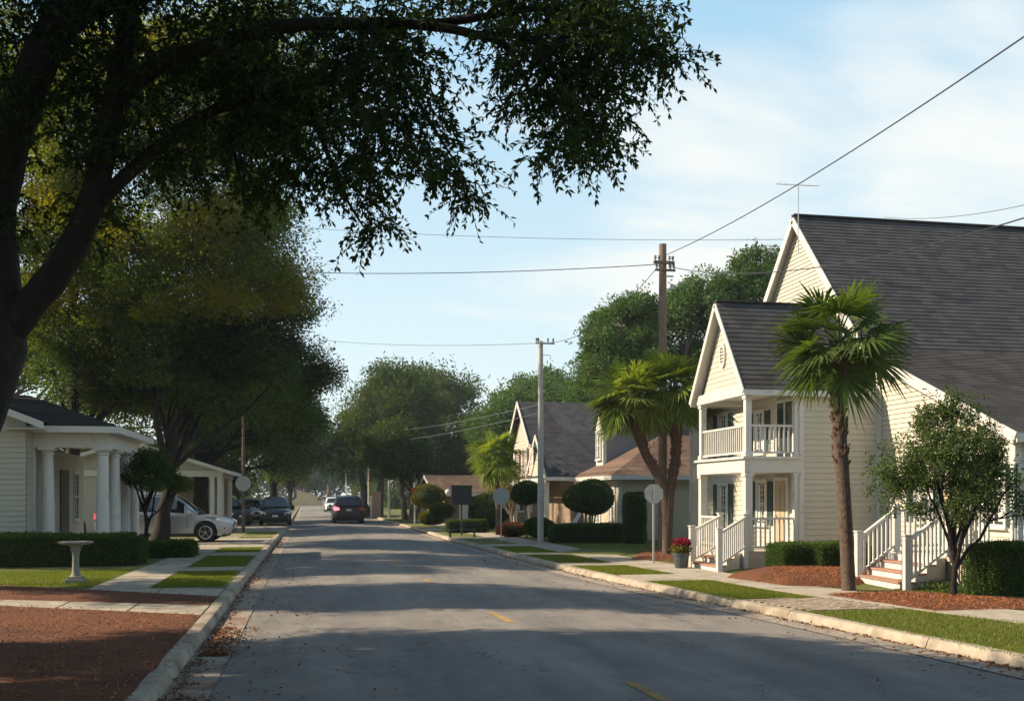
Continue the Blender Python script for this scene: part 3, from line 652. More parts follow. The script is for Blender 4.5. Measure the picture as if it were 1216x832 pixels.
def palm(name, label, base, stems, leafm, seed, group=None, boots=True, emin=-60, tr=.17):
    """stems: list of (list of trunk points, crown radius, fronds)"""
    g = np.random.default_rng(seed); root = thing(name, base, label, 'palm tree', group); tb = MB(); o3 = np.array(base)
    for pts, r, n in stems:
        m_ = 22; P = []; A = np.array(pts); seg = np.linspace(0, len(A)-1, m_)
        for s_ in seg:
            i = min(int(s_), len(A)-2); f = s_-i; a, b_, c_, d_ = A[max(i-1, 0)], A[i], A[i+1], A[min(i+2, len(A)-1)]
            P.append(.5*((2*b_)+(c_-a)*f+(2*a-5*b_+4*c_-d_)*f*f+(3*b_-a-3*c_+d_)*f**3))
        rad = [tr*(1.18 if i == 0 else 1.0 if i < 14 else 1.0+.22*math.sin((i-14)/8*math.pi))*g.uniform(.96, 1.04) for i in range(m_)]
        tb.tube([tuple(p) for p in P], rad, 12)
        if boots:   # cut leaf bases in a criss-cross round the upper trunk
            bb = MB()
            for i in range(150):
                u = 1-.52*g.random()**.9; j = u*(m_-1); k = min(int(j), m_-2); p = P[k]+(P[k+1]-P[k])*(j-k); az = i*2.39996; rr = rad[k]
                o = np.array([math.cos(az), math.sin(az), 0]); t_ = np.array([-math.sin(az), math.cos(az), 0]); a = p+o*rr*.9; b_ = a+o*tr*.32+np.array([0, 0, tr*.75]); w = t_*tr*.26
                bb.add([a-w, a+w, b_+w*.6, b_-w*.6, a-w+np.array([0,0,-.03]), a+w+np.array([0,0,-.03]), b_+w*.6+o*.02, b_-w*.6+o*.02], [(0,1,2,3),(7,6,5,4),(0,4,5,1),(1,5,6,2),(2,6,7,3),(3,7,4,0)])
            obj('leaf_bases', bb, M['boots'], root)
        V, pm = palm_crown(P[-1], r, n, g, emin=emin)
        link('fronds', quads_mesh('fronds', V-o3, M[leafm]), root); obj('frond_stalks', pm, M[leafm], root)
    obj('trunk', tb, M['palm_bark'], root, smooth=60); return root

# --- the big tree over the left kerb: trunk out of the left edge, boughs over the road
def fg_tree():
    g = np.random.default_rng(5); base = (-4.25, 9.3, LOT); root = thing('willow_oak', base, 'huge dark tree leaning in at the left edge, boughs drooping over the near road', 'tree')
    o3 = np.array(base); dp = 8.9
    W = lambda px, py, d=dp: tuple(D(px, d, ZY(py, d)))
    tb = MB(); limbs = []
    def limb(pts, r0, r1, sides=10):
        A = [np.array(W(*p)) for p in pts]; P = []; n = (len(A)-1)*5
        for s_ in np.linspace(0, len(A)-1, n+1):
            i = min(int(s_), len(A)-2); f = s_-i; a, b_, c_, d_ = A[max(i-1, 0)], A[i], A[i+1], A[min(i+2, len(A)-1)]
            P.append(.5*((2*b_)+(c_-a)*f+(2*a-5*b_+4*c_-d_)*f*f+(3*b_-a-3*c_+d_)*f**3))
        rr = [r0+(r1-r0)*(k/n)**.8 for k in range(n+1)]; rr = [q*(1+.05*math.sin(k*1.7)) for k, q in enumerate(rr)]
        tb.tube([tuple(p) for p in P], rr, sides); limbs.append((np.array(P), rr)); return P
    # trunk from the ground, off frame, to the fork
    root_pts = [np.array(base)-np.array([0,0,.1]), np.array(base)+np.array([.02, 0, .5])]
    tb.tube([tuple(root_pts[0]), tuple(root_pts[1]), W(-128, 640), W(-78, 550), W(-46, 480), W(-16, 405), W(-13, 335), W(-8, 285), W(-4, 240)], [.60, .46, .42, .40, .37, .34, .26, .20, .10], 14)
    limb([(-12, 400), (-12, 330), (-4, 240), (18, 150), (52, 60), (88, -10), (110, -90)], .21, .13, 12)
    limb([(-14, 430), (28, 370), (72, 318), (103, 255), (120, 195), (135, 120), (150, 40), (160, -60)], .155, .08, 12)
    limb([(-24, 470), (-30, 350), (-55, 230), (-90, 100), (-140, -60)], .24, .13, 10)
    limb([(62, 60), (92, 22), (140, 2, 8.7), (200, -15, 8.5), (300, -40, 8.2), (420, -70, 8.0)], .10, .06)
    limb([(135, 120), (180, 82, 8.8), (235, 60, 8.7), (292, 42, 8.6), (350, 30, 8.5), (430, 28, 8.5), (500, 30, 8.5), (560, 40, 8.4), (600, 55, 8.4), (622, 92, 8.3), (634, 130, 8.3)], .092, .015, 10)
    limb([(500, 30, 8.5), (560, 22, 8.5), (640, 10, 8.4), (710, 20, 8.4), (770, 60, 8.4), (800, 82, 8.4)], .045, .008, 7)
    limb([(560, 40, 8.4), (620, 45, 8.4), (670, 75, 8.3), (700, 130, 8.3), (708, 185, 8.3)], .03, .007, 7)
    limb([(103, 255), (170, 190, 9.0), (246, 135, 9.1), (300, 118, 9.1), (354, 102, 9.1), (372, 140, 9.1), (392, 190, 9.1), (408, 230, 9.1), (432, 270, 9.1)], .075, .008, 8)
    limb([(430, 28, 8.5), (460, 60, 8.5), (490, 110, 8.5), (520, 160, 8.5), (548, 205, 8.5)], .035, .007, 7)
    limb([(354, 102, 9.1), (400, 100, 9.0), (450, 120, 9.0), (480, 160, 9.0)], .025, .007, 6)
    limb([(160, -60), (260, -90, 8.2), (400, -120, 7.8), (560, -130, 7.8), (700, -90, 8.0), (770, -30, 8.2)], .1, .02, 8)
    limb([(246, 135, 9.1), (270, 160, 9.2), (285, 210, 9.3), (292, 250, 9.3)], .03, .008, 6)
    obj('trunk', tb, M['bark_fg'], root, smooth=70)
    # twigs: clouds of hanging sprays, given as (x, y, rx, ry in picture terms at depth d, number)
    regions = [(210, -30, 260, 70, 8.6, 900), (60, 110, 110, 120, 9.2, 560), (200, 120, 150, 90, 9.2, 900), (330, 70, 130, 70, 9.0, 900), (300, 190, 110, 60, 9.4, 430), (130, 235, 90, 60, 9.6, 180),
               (370, 170, 55, 60, 9.1, 300), (418, 225, 26, 50, 9.1, 150), (440, 262, 14, 28, 9.1, 60), (465, 60, 62, 50, 8.7, 420), (462, 130, 44, 50, 8.7, 300), (490, 168, 34, 38, 8.6, 190), (540, 205, 24, 32, 8.6, 110), (560, 232, 12, 16, 8.6, 34),
               (560, -18, 130, 32, 8.5, 420), (655, 35, 78, 50, 8.4, 560), (730, 40, 62, 46, 8.4, 330), (772, 72, 22, 18, 8.4, 50), (655, 105, 50, 45, 8.3, 360), (690, 155, 36, 34, 8.3, 190), (660, 175, 26, 22, 8.3, 60), (706, 195, 14, 20, 8.3, 44), (606, 118, 12, 22, 8.3, 22), (720, 105, 40, 24, 8.3, 90),
               (40, 0, 120, 80, 9.5, 500), (735, 10, 45, 30, 8.3, 110), (797, 80, 14, 10, 8.3, 26), (10, 250, 30, 60, 9.8, 50)]
    off = [(-260, 0, 220, 160, 8.5, 700), (300, -160, 420, 90, 7.8, 1100), (650, -110, 160, 70, 8.0, 420), (-120, 200, 90, 90, 9, 250)]
    tw = MB(); LV = []; allL = np.concatenate([p for p, r in limbs])
    for (x, y, rx, ry, d, n) in regions+off:
        cl = []
        for _ in range(max(2, n//13)):
            a = g.uniform(0, 2*np.pi); q = math.sqrt(g.random()); cl.append(np.array(W(x+math.cos(a)*q*rx*.93, y+math.sin(a)*q*ry*.93-12, d+g.normal(0, .55))))
        for _ in range(int(n*.52)):
            s0 = cl[int(g.integers(len(cl)))]+g.normal(size=3)*np.array([.13, .13, .09])*min(1, rx/40); ln = g.uniform(.20, .46)
            az = g.uniform(0, 2*np.pi); hd = np.array([math.cos(az), math.sin(az), 0]); e0 = g.uniform(-.7, .25)
            m_ = 9; prev = s0; pts = [s0]
            for k in range(m_):
                e = e0-(k/m_)*g.uniform(.5, 1.1); st = unit(hd*math.cos(e)+np.array([0, 0, math.sin(e)]))*ln/m_; prev = prev+st; pts.append(prev)
            pts = np.array(pts); tw.tube([tuple(pts[0]), tuple(pts[4]), tuple(pts[-1])], [.005, .0035, .002], 3, caps=False)
            dirs = unit(pts[1:]-pts[:-1]); 
            for k in range(m_):
                for sgn in (-1, 1):
                    sd = unit(np.cross(dirs[k], g.normal(size=3))); LV.append((pts[k+1], dirs[k]*.75+sd*.8*sgn+np.array([0, 0, -.35])))
            LV.append((pts[-1], dirs[-1]))
    P = np.array([a for a, b_ in LV]); Dd = unit(np.array([b_ for a, b_ in LV]))
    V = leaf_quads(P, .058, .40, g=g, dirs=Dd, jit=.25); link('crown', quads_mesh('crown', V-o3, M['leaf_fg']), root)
    obj('twigs', tw, M['bark_fg'], root); return root
fg_tree()
def Bz(px, d, z=LOT): return tuple(D(px, d, z))
CL = crown_lobe
# left-hand trees behind the first house
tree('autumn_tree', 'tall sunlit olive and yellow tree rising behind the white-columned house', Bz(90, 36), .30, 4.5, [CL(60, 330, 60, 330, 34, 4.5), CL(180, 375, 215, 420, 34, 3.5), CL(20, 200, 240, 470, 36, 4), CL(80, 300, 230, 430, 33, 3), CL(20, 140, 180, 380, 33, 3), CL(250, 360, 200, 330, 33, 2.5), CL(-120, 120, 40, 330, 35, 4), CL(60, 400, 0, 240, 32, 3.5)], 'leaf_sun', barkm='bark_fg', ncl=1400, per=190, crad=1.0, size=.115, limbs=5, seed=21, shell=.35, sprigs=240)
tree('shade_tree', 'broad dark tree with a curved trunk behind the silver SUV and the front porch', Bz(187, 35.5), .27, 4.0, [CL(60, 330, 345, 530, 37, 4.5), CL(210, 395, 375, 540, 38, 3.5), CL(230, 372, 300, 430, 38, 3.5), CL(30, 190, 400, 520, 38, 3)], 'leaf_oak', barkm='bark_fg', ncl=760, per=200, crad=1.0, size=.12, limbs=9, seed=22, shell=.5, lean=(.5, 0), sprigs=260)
tree('round_tree', 'small round dark tree at the corner of the white-columned porch', Bz(170, 29.8), .07, 1.5, [CL(146, 224, 545, 592, 29.5, .9), CL(160, 205, 533, 565, 29.5, .7)], 'leaf_dark', barkm='bark_fg', ncl=60, per=170, crad=.36, size=.07, limbs=8, seed=23)
tree('street_tree', 'dark leafy tree beyond the carport, nearest of the far left row', Bz(250, 66), .35, 4, [CL(190, 330, 420, 560, 66, 5), CL(230, 385, 430, 590, 70, 5)], 'leaf_oak', barkm='bark_fg', ncl=220, per=170, crad=1.5, size=.22, seed=24, group='trees lining the left side of the far road', sprigs=120)
tree('street_tree', 'dark leafy tree behind the parked dark blue hatchback, middle of the far left row', Bz(322, 84), .35, 4, [CL(270, 384, 470, 590, 84, 5)], 'leaf_oak', barkm='bark_fg', ncl=150, per=170, crad=1.5, size=.24, seed=25, group='trees lining the left side of the far road', sprigs=60)
tree('street_tree', 'farthest and smallest dark tree of the left row, before the tan building', Bz(345, 120), .35, 4, [CL(315, 368, 530, 585, 120, 5)], 'leaf_sun', barkm='bark_fg', ncl=90, per=150, crad=1.4, size=.3, seed=26, group='trees lining the left side of the far road')
tree('backdrop_tree', 'olive tree filling the gap behind the left house roof', Bz(-30, 50), .4, 4, [CL(-90, 130, 330, 500, 50, 5), CL(60, 210, 390, 520, 55, 5)], 'leaf_sun', ncl=200, per=160, crad=1.3, size=.2, seed=27)
tree('backdrop_tree', 'dark tree low behind the white-columned porch', Bz(60, 62), .4, 3, [CL(-60, 180, 480, 620, 62, 6), CL(150, 290, 500, 620, 68, 6)], 'leaf_oak', ncl=220, per=150, crad=1.6, size=.26, seed=28)
# far end of the road
g_far = 'hazy trees closing the end of the road'
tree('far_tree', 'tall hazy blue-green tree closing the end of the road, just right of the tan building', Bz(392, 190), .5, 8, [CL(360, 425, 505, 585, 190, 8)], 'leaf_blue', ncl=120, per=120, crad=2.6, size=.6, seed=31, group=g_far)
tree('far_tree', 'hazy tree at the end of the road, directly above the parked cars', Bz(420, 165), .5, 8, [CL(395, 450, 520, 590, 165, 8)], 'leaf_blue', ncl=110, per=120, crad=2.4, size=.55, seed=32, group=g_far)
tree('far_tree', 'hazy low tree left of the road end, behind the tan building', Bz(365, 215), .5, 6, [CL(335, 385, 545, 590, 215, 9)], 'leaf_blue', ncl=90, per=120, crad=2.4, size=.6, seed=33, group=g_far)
# right-hand wood
gR = 'large trees on the right behind the houses'
tree('large_tree', 'massive dark tree beside the dark SUV with pale stems under it', Bz(445, 84), .5, 6, [CL(397, 500, 465, 590, 84, 6), CL(410, 530, 440, 560, 88, 6), CL(440, 500, 430, 500, 86, 5)], 'leaf_dark', ncl=330, per=170, crad=1.7, size=.26, seed=41, group=gR, trunks=3, sprigs=160, shell=.6)
tree('large_tree', 'rounded yellow-green topped tree in front of the massive dark tree', Bz(487, 72), .34, 3.6, [CL(436, 512, 500, 585, 72, 3.5)], 'leaf_dark', barkm='bark_y', ncl=170, per=170, crad=1.0, size=.2, seed=42, group=gR, trunks=4, sprigs=80)
tree('large_tree', 'open-branched tree with a wispy top above the dark wood', Bz(500, 105), .5, 8, [CL(430, 560, 430, 520, 105, 7), CL(480, 575, 450, 560, 100, 6)], 'leaf_dark', ncl=230, per=130, crad=1.7, size=.3, seed=43, group=gR, sprigs=200, shell=.6)
tree('large_tree', 'dark dense tree behind the low brown house', Bz(560, 88), .5, 5, [CL(500, 640, 500, 610, 88, 6)], 'leaf_dark', ncl=240, per=170, crad=1.8, size=.28, seed=44, group=gR, trunks=2, shell=.6)
tree('large_tree', 'light green tree above the small palm beside the grey-roofed house', Bz(610, 80), .45, 6, [CL(552, 660, 460, 570, 80, 5), CL(590, 690, 445, 540, 84, 5)], 'leaf_mid', ncl=260, per=160, crad=1.5, size=.26, seed=45, group=gR, sprigs=120)
tree('large_tree', 'thin-topped tree behind the ridge of the grey-roofed house', Bz(660, 90), .45, 8, [CL(600, 700, 442, 510, 90, 6), CL(620, 665, 436, 470, 92, 4)], 'leaf_mid', ncl=120, per=120, crad=1.3, size=.26, seed=46, group=gR, sprigs=160, shell=.7)
tree('large_tree', 'light green leaning tree left of the tall wooden utility pole', Bz(752, 52), .4, 6.5, [CL(685, 780, 385, 490, 52, 3.5), CL(712, 775, 352, 430, 52, 3.0)], 'leaf_mid', ncl=260, per=170, crad=.95, size=.17, seed=47, group=gR, sprigs=200, shell=.5)
tree('large_tree', 'tall spreading green tree rising behind the two-storey cream gable', Bz(850, 50), .4, 6, [CL(792, 880, 315, 430, 50, 3.5), CL(840, 960, 300, 420, 51, 3.2), CL(800, 940, 370, 470, 52, 3.5)], 'leaf_mid', ncl=380, per=170, crad=.95, size=.17, seed=48, group=gR, sprigs=320, shell=.5)
tree('large_tree', 'dark green tree just behind the roof of the house with brown shingles', Bz(700, 66), .4, 5, [CL(660, 760, 455, 540, 66, 4)], 'leaf_mid', ncl=150, per=150, crad=1.2, size=.22, seed=49, group=gR)
# out of frame: left street trees shading the near road, others added around the camera
gO = 'unseen trees out of frame, placed for their shade'

tree('backdrop_tree', 'dark green tree overhanging the driveway, just left of the round sign pole', Bz(240, 52), .4, 4.5, [CL(170, 372, 400, 560, 52, 4), CL(280, 388, 440, 560, 53, 3.5)], 'leaf_oak', barkm='bark_fg', ncl=330, per=170, crad=1.15, size=.17, seed=29, sprigs=140, limbs=16)
V, _ = foliage_mesh('w', [((x, 128+g_x, 1.4), (4.5, 3, 2.6)) for x, g_x in [(q*1.0, (q*37) % 11) for q in list(range(-70, -8, 6))+list(range(9, 80, 6))]], None, 900, 70, 1.3, .42, np.random.default_rng(5), .6)
tag(link('undergrowth', quads_mesh('undergrowth', V, M['leaf_dark'])), 'low dark undergrowth beneath the far trees', 'undergrowth', kind='stuff')
# the wood that closes the view all round the far end
g_ = np.random.default_rng(77); lb = []
for i in range(44):
    x = -150+i*7.2+g_.uniform(-2, 2); hh = g_.uniform(4.5, 8.5); lb.append(((x, 245+g_.uniform(-8, 8)-abs(x)*.25, hh*.8), (6.5, 5, hh)))
V, _ = foliage_mesh('w', lb, None, 1500, 70, 2.2, .8, g_, .7)
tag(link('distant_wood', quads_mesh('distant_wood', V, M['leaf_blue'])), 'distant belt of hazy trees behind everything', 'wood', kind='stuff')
SHADE = [(-6.0, 3.5, 3.2, 6.5), (-10.5, 5.5, 3.2, 7.0), (-6.6, 10.0, 2.6, 6.6), (-10.2, 9.2, 2.6, 7.6), (-11, 12.9, 2.6, 7.6), (-6.6, 12.9, 2.0, 6.4), (-8.6, 20.3, 2.4, 7.2), (-13.2, 21.6, 2.6, 8.2), (-12.6, 31.0, 3.2, 10.5), (-16, 29, 3.2, 9), (-5, -2, 3.2, 7), (-7.2, -7, 3.2, 7), (9.8, -2.5, 3.4, 6.5), (3.5, -6, 3.4, 7), (9.6, 3.6, 2.6, 6.3)]  # those behind and right of the camera are added to block sky light
def shade_tree(x, y, seed, label, r=3.4, h=6.5, n=170, per=150):
    return tree('street_tree', label, (x, y, LOT), .25, h-2.2, [((x, y, h), (r, r, 2.4)), ((x+1, y-1, h+1.2), (r*.7, r*.7, 1.8))], 'leaf_oak', barkm='bark_fg', ncl=n, per=per, crad=.85, size=.17, limbs=12, seed=seed, group=gO)
for i, (x, y, r, h) in enumerate(SHADE):
    o = shade_tree(x, y, 60+i, 'unseen tree outside the picture, placed for its shade', r, h)

# ------------------------------------------------------------------ house pieces
def wall_y(mb, x0, x1, y, z0, z1, s=-1, row=.135, mi=0):   # wall in the plane y facing s*Y
    n = max(1, round((z1-z0)/row)); a, b_ = (x0, x1) if s < 0 else (x1, x0)
    mb.lapped((a, y, z0), (b_, y, z0), (a, y, z1), (b_, y, z1), n, .022, (0, s, 0), mi)
def wall_x(mb, x, y0, y1, z0, z1, s=-1, row=.135, mi=0):
    n = max(1, round((z1-z0)/row)); a, b_ = (y1, y0) if s < 0 else (y0, y1)
    mb.lapped((x, a, z0), (x, b_, z0), (x, a, z1), (x, b_, z1), n, .022, (s, 0, 0), mi)
def window(parent, c, w, h, face='-x', shutters=None, curtains=True, mull=(1, 1), label=None, sill=True):
    """c: bottom centre on the wall; a frame proud of the wall, panes set in, sash bars, shutters"""
    ax = {'-x': (Vector((0,-1,0)), Vector((-1,0,0))), '-y': (Vector((1,0,0)), Vector((0,-1,0))), '+x': (Vector((0,1,0)), Vector((1,0,0)))}[face]
    u, n = ax; c = Vector(c); z = Vector((0,0,1))
    def bx(m_, a0, a1, z0, z1, d0, d1):
        P = [c+u*a+z*b_+n*d for d in (d0, d1) for a, b_ in ((a0,z0),(a1,z0),(a1,z1),(a0,z1))]
        m_.add(P, [(0,3,2,1),(4,5,6,7),(0,1,5,4),(1,2,6,5),(2,3,7,6),(3,0,4,7)])
    f = MB(); t = .07
    bx(f, -w/2-t, -w/2, -t, h+t, -.01, .055); bx(f, w/2, w/2+t, -t, h+t, -.01, .055); bx(f, -w/2, w/2, h, h+t, -.01, .055); bx(f, -w/2, w/2, -t, 0, -.01, .055)
    if sill: bx(f, -w/2-t-.03, w/2+t+.03, -t-.035, -t-.002, -.01, .09)
    bx(f, -w/2-t-.02, w/2+t+.02, h+t+.002, h+t+.035, -.01, .075)
    for i in range(1, mull[0]+1):
        x = -w/2+w*i/(mull[0]+1); bx(f, x-.014, x+.014, 0, h, .02, .038)
    for i in range(1, mull[1]+1):
        q = h*i/(mull[1]+1); bx(f, -w/2, w/2, q-.02, q+.02, .021, .041)
    wo = obj('window', f, M['trim'], parent)
    g = MB(); bx(g, -w/2, w/2, 0, h, .016, .019); obj('pane', g, M['glass'], wo)
    if curtains:
        q = MB(); 
        for s0, s1 in ((-.48, -.2), (.2, .48)):
            for k in range(5): a = w*(s0+(s1-s0)*k/5); bx(q, a, a+w*.045, .05*h, h*.98, .0195+.002*(k % 2), .0225+.002*(k % 2))
        obj('curtain', q, M['curtain'], wo)
    if shutters:
        for s in (-1, 1):
            q = MB(); a0 = s*(w/2+t+.02); a1 = s*(w/2+t+.30); lo, hi = min(a0, a1), max(a0, a1)
            bx(q, lo, hi, -.05, h+.05, .015, .035); 
            for e0, e1 in ((lo, lo+.045), (hi-.045, hi)): bx(q, e0, e1, -.05, h+.05, .036, .055)
            nz_ = int(h/.075)
            for k in range(nz_): bx(q, lo+.047, hi-.047, h*k/nz_+.01, h*k/nz_+.05, .036, .05)
            obj('shutter', q, M[shutters], wo)
    return wo
def rail(parent, p, q, h=.85, n=None, post=(False, False), name='railing', drop=.08, sp=.115):
    """top and bottom rails with square balusters between p and q (deck points)"""
    p, q = Vector(p), Vector(q); L_ = (Vector((q.x, q.y, 0))-Vector((p.x, p.y, 0))).length; m_ = MB(); up = Vector((0,0,1))
    m_.beam(p+up*h, q+up*h, .07, .05); m_.beam(p+up*(drop+.02), q+up*(drop+.02), .045, .045)
    n = n or max(2, int(L_/sp))
    for i in range(1, n):
        c = p.lerp(q, i/n); m_.box((c.x-.017, c.y-.017, c.z+drop+.03), (c.x+.017, c.y+.017, c.z+h-.02))
    o = obj(name, m_, M['trim'], parent)
    for fl, c in zip(post, (p, q)):
        if fl: newel(parent, c, h)
    return o
def newel(parent, c, h, w=.12, z0=None):
    m_ = MB(); c = Vector(c); zb = c.z if z0 is None else z0
    m_.box((c.x-w/2, c.y-w/2, zb), (c.x+w/2, c.y+w/2, c.z+h+.07)); m_.box((c.x-w/2-.02, c.y-w/2-.02, c.z+h+.071), (c.x+w/2+.02, c.y+w/2+.02, c.z+h+.10)); m_.box((c.x-w/2-.01, c.y-w/2-.01, c.z+h+.0), (c.x+w/2+.01, c.y+w/2+.01, c.z+h+.02))
    return obj('newel_post', m_, M['trim'], parent, bevel=.006)
def post(parent, x, y, z0, z1, w=.18, name='column'):
    m_ = MB(); m_.box((x-w/2, y-w/2, z0), (x+w/2, y+w/2, z1)); m_.box((x-w/2-.025, y-w/2-.025, z0+.002), (x+w/2+.025, y+w/2+.025, z0+.12)); m_.box((x-w/2-.025, y-w/2-.025, z1-.1), (x+w/2+.025, y+w/2+.025, z1-.003))
    return obj(name, m_, M['trim'], parent, bevel=.006)
def steps(parent, b0, b1, t0, t1, n, z0, z1):
    """n risers from the bottom edge b0-b1 up to the deck edge t0-t1; white risers, red-brown treads, stringers"""
    b0, b1, t0, t1 = [Vector((*p, 0)) for p in (b0, b1, t0, t1)]; r = MB(); t_ = MB(); rs = (z1-z0)/n
    for k in range(n):
        f0, f1 = k/n, (k+1)/n; p0, p1, q0, q1 = b0.lerp(t0, f0), b1.lerp(t1, f0), b0.lerp(t0, f1), b1.lerp(t1, f1); zt = z0+rs*(k+1)
        A = [p0, p1, q1 if k < n-1 else q1, q0]; zz_ = zt-.035 
        vs = [(a.x, a.y, z0-.1) for a in (p0, p1, q1, q0)]+[(a.x, a.y, zz_) for a in (p0, p1, q1, q0)]
        r.add(vs, [(0,1,5,4),(1,2,6,5),(2,3,7,6),(3,0,4,7),(4,5,6,7)])
        e = (p0-q0).normalized()*.03
        vs = [(a.x, a.y, zz_+.001) for a in (p0+e, p1+e, q1, q0)]+[(a.x, a.y, zt-.001*k) for a in (p0+e, p1+e, q1, q0)]
        if k < n-1: t_.add(vs, [(0,1,2,3),(4,7,6,5),(0,4,5,1),(1,5,6,2),(2,6,7,3),(3,7,4,0)])
    o = obj('steps', r, M['white'], parent); obj('treads', t_, M['tread'], o); return o
def slope(mb, a0, a1, b0, b1, row=.15, lift=.014, mi=0):
    a0, a1, b0, b1 = map(Vector, (a0, a1, b0, b1)); n = (a1-a0).cross(b0-a0).normalized()
    if n.z < 0: n = -n
    mb.lapped(a0, a1, b0, b1, max(2, round((b0-a0).length/row)), lift, n, mi)
def fascia(mb, p, q, h=.16, t=.03):
    mb.beam(p, q, t, h)
def gable_siding(mb, x, ya, yb, yp, z0, zp, s=-1, row=.135):
    n = max(3, round((zp-z0)/row)); mb.lapped((x, yb if s < 0 else ya, z0), (x, ya if s < 0 else yb, z0), (x, yp+.001, zp), (x, yp-.001, zp), n, .014, (s, 0, 0))

# ------------------------------------------------------------------ the two-storey cream house and its big wing
GZ = LOT
house = thing('gabled_house', (11.42, 22.5, LOT), 'cream two-storey house with stacked white porches and steep charcoal roofs at the right', 'house')
XF, XW, XG, Y0, YP1, YE = 10.04, 11.42, 13.5, 22.5, 25.45, 29.7    # porch front, wall, big gable, near side, porch far side, far end
ZE, ZR = 4.50, 6.72; YM = (Y0+YP1)/2
w = MB()
wall_y(w, XW, XG+.3, Y0, .1, ZE+.05); wall_x(w, XW, Y0, YE, .1, ZE+.05)
wall_y(w, XF+.02, XW, Y0+1.6, 0, 0.01)
gable_siding(w, XF+.06, Y0+.08, YP1-.08, YM, ZE-.02, ZR-.15, row=.13)
wall_y(w, XW, XG, YE, .1, ZE, s=1)
obj('wall', w, M['siding'], house)
t = MB()   # corner boards, frieze, belt
t.box((XW-.03, Y0-.035, .1), (XW+.09, Y0-.001, ZE)); t.box((XW-.035, Y0-.034, .1), (XW-.001, Y0+.08, ZE)); t.box((XG-.08, Y0-.04, .1), (XG+.06, Y0-.001, ZE+.6)); t.box((XW-.035, YE-.09, .1), (XW-.001, YE+.02, ZE))
t.box((XF-.06, Y0-.06, ZE-.26), (XF+.12, YP1+.06, ZE-.02)); t.box((XF+.121, Y0-.06, ZE-.259), (XW-.036, Y0+.10, ZE-.02)); t.box((XF+.121, YP1-.10, ZE-.259), (XW-.036, YP1+.06, ZE-.02))
t.box((XW, Y0-.045, ZE-.17), (XG, Y0-.016, ZE-.02))
t.box((XF+.02, Y0+.02, ZE-.13), (XW, YP1-.02, ZE-.10))  # porch ceiling
obj('trim', t, M['trim'], house)
RX0, RX1 = XF-.17, 13.0
r = MB(); sl_ = (ZR-ZE)/(YM-Y0); ov = .24; ze = ZE-.02-ov*sl_*.35
slope(r, (RX0, Y0-ov, ze), (RX1, Y0-ov, ze), (RX0, YM, ZR), (RX1, YM, ZR)); slope(r, (RX1, YP1+ov, ze), (RX0, YP1+ov, ze), (RX1, YM, ZR), (RX0, YM, ZR))
r.beam((RX0, YM, ZR+.015), (RX1, YM, ZR+.015), .16, .03)
slope(r, (XW-.3, YE+.3, ZE-.05), (XW-.3, YP1-.2, ZE-.05), (XG+2, YE+.3, ZE+.55), (XG+2, YP1-.2, ZE+.55))
ro = obj('roof', r, M['roof_b'], house)
f = MB(); 
for x in (RX0-.016, RX1+.016):
    for yy in (Y0-ov, YP1+ov): fascia(f, (x, yy, ze-.07), (x, YM, ZR-.09), .13)
f.beam((RX0, Y0-ov-.01, ze-.075), (RX1, Y0-ov-.01, ze-.075), .03, .13); f.beam((RX0, YP1+ov+.01, ze-.075), (RX1, YP1+ov+.01, ze-.075), .03, .13)
f.beam((XW-.31, YE+.3, ZE-.12), (XW-.31, YP1+.3, ZE-.12), .03, .13)
f.add([(RX0, Y0-ov, ze-.03), (RX0, YM, ZR-.03), (XF+.09, YM, ZR-.03), (XF+.09, Y0-ov, ze-.03), (RX0, YP1+ov, ze-.03), (XF+.09, YP1+ov, ze-.03)], [(0,1,2,3),(4,1,2,5)])   # rake soffit
f.box((RX0+.02, Y0-ov+.02, ze-.125), (RX1-.02, Y0-.047, ze-.105))
obj('fascia', f, M['trim'], ro)
# oval gable vent
v = MB(); c = Vector((XF+.03, YM, 5.38)); nn = 28
ring = [(c+Vector((0, math.cos(a)*.17*k, math.sin(a)*.32*k))) for k in (1, .74) for a in [2*math.pi*i/nn for i in range(nn)]]
v.add([p+Vector((-.03, 0, 0)) for p in ring]+[p+Vector((.03, 0, 0)) for p in ring[:nn]], [(i, (i+1)%nn, nn+(i+1)%nn, nn+i) for i in range(nn)]+[(i, 2*nn+i, 2*nn+(i+1)%nn, (i+1)%nn) for i in range(nn)])
for k in range(6):
    zz_ = -.2+.08*k; hw = .125*math.sqrt(max(0, 1-(zz_/.24)**2)); v.beam(c+Vector((-.012, -hw, zz_)), c+Vector((-.012, hw, zz_)), .012, .045)
vo = obj('gable_vent', v, M['trim'], house)
# upper and lower porch
DZ = .52
p = MB(); p.box((XF-.1, Y0-.02, DZ-.10), (XW-.02, YP1+.05, DZ)); p.box((XF-.02, Y0+.03, .05), (XW-.05, YP1-.02, DZ-.101)); obj('porch_floor', p, M['deck'], house)
p = MB(); p.box((XF-.06, Y0-.05, 2.40), (XW-.04, YP1+.05, 2.72)); p.box((XF-.12, Y0-.11, 2.721), (XW-.04, YP1+.11, 2.78)); obj('balcony_floor', p, M['trim'], house)
p = MB(); p.box((XF-.12, Y0-.055, .10), (XW-.02, Y0-.021, DZ-.02)); p.box((XF-.135, Y0-.055, .10), (XF-.101, YP1, DZ-.02)); obj('porch_skirt', p, M['brick'], house)
for yy in (Y0+.06, YP1-.06):
    post(house, XF+.06, yy, DZ, 2.40); post(house, XF+.06, yy, 2.78, ZE-.26, .15)
post(house, XW-.09, Y0+.05, DZ, 2.40, .12); post(house, XW-.09, Y0+.05, 2.78, ZE-.26, .12)
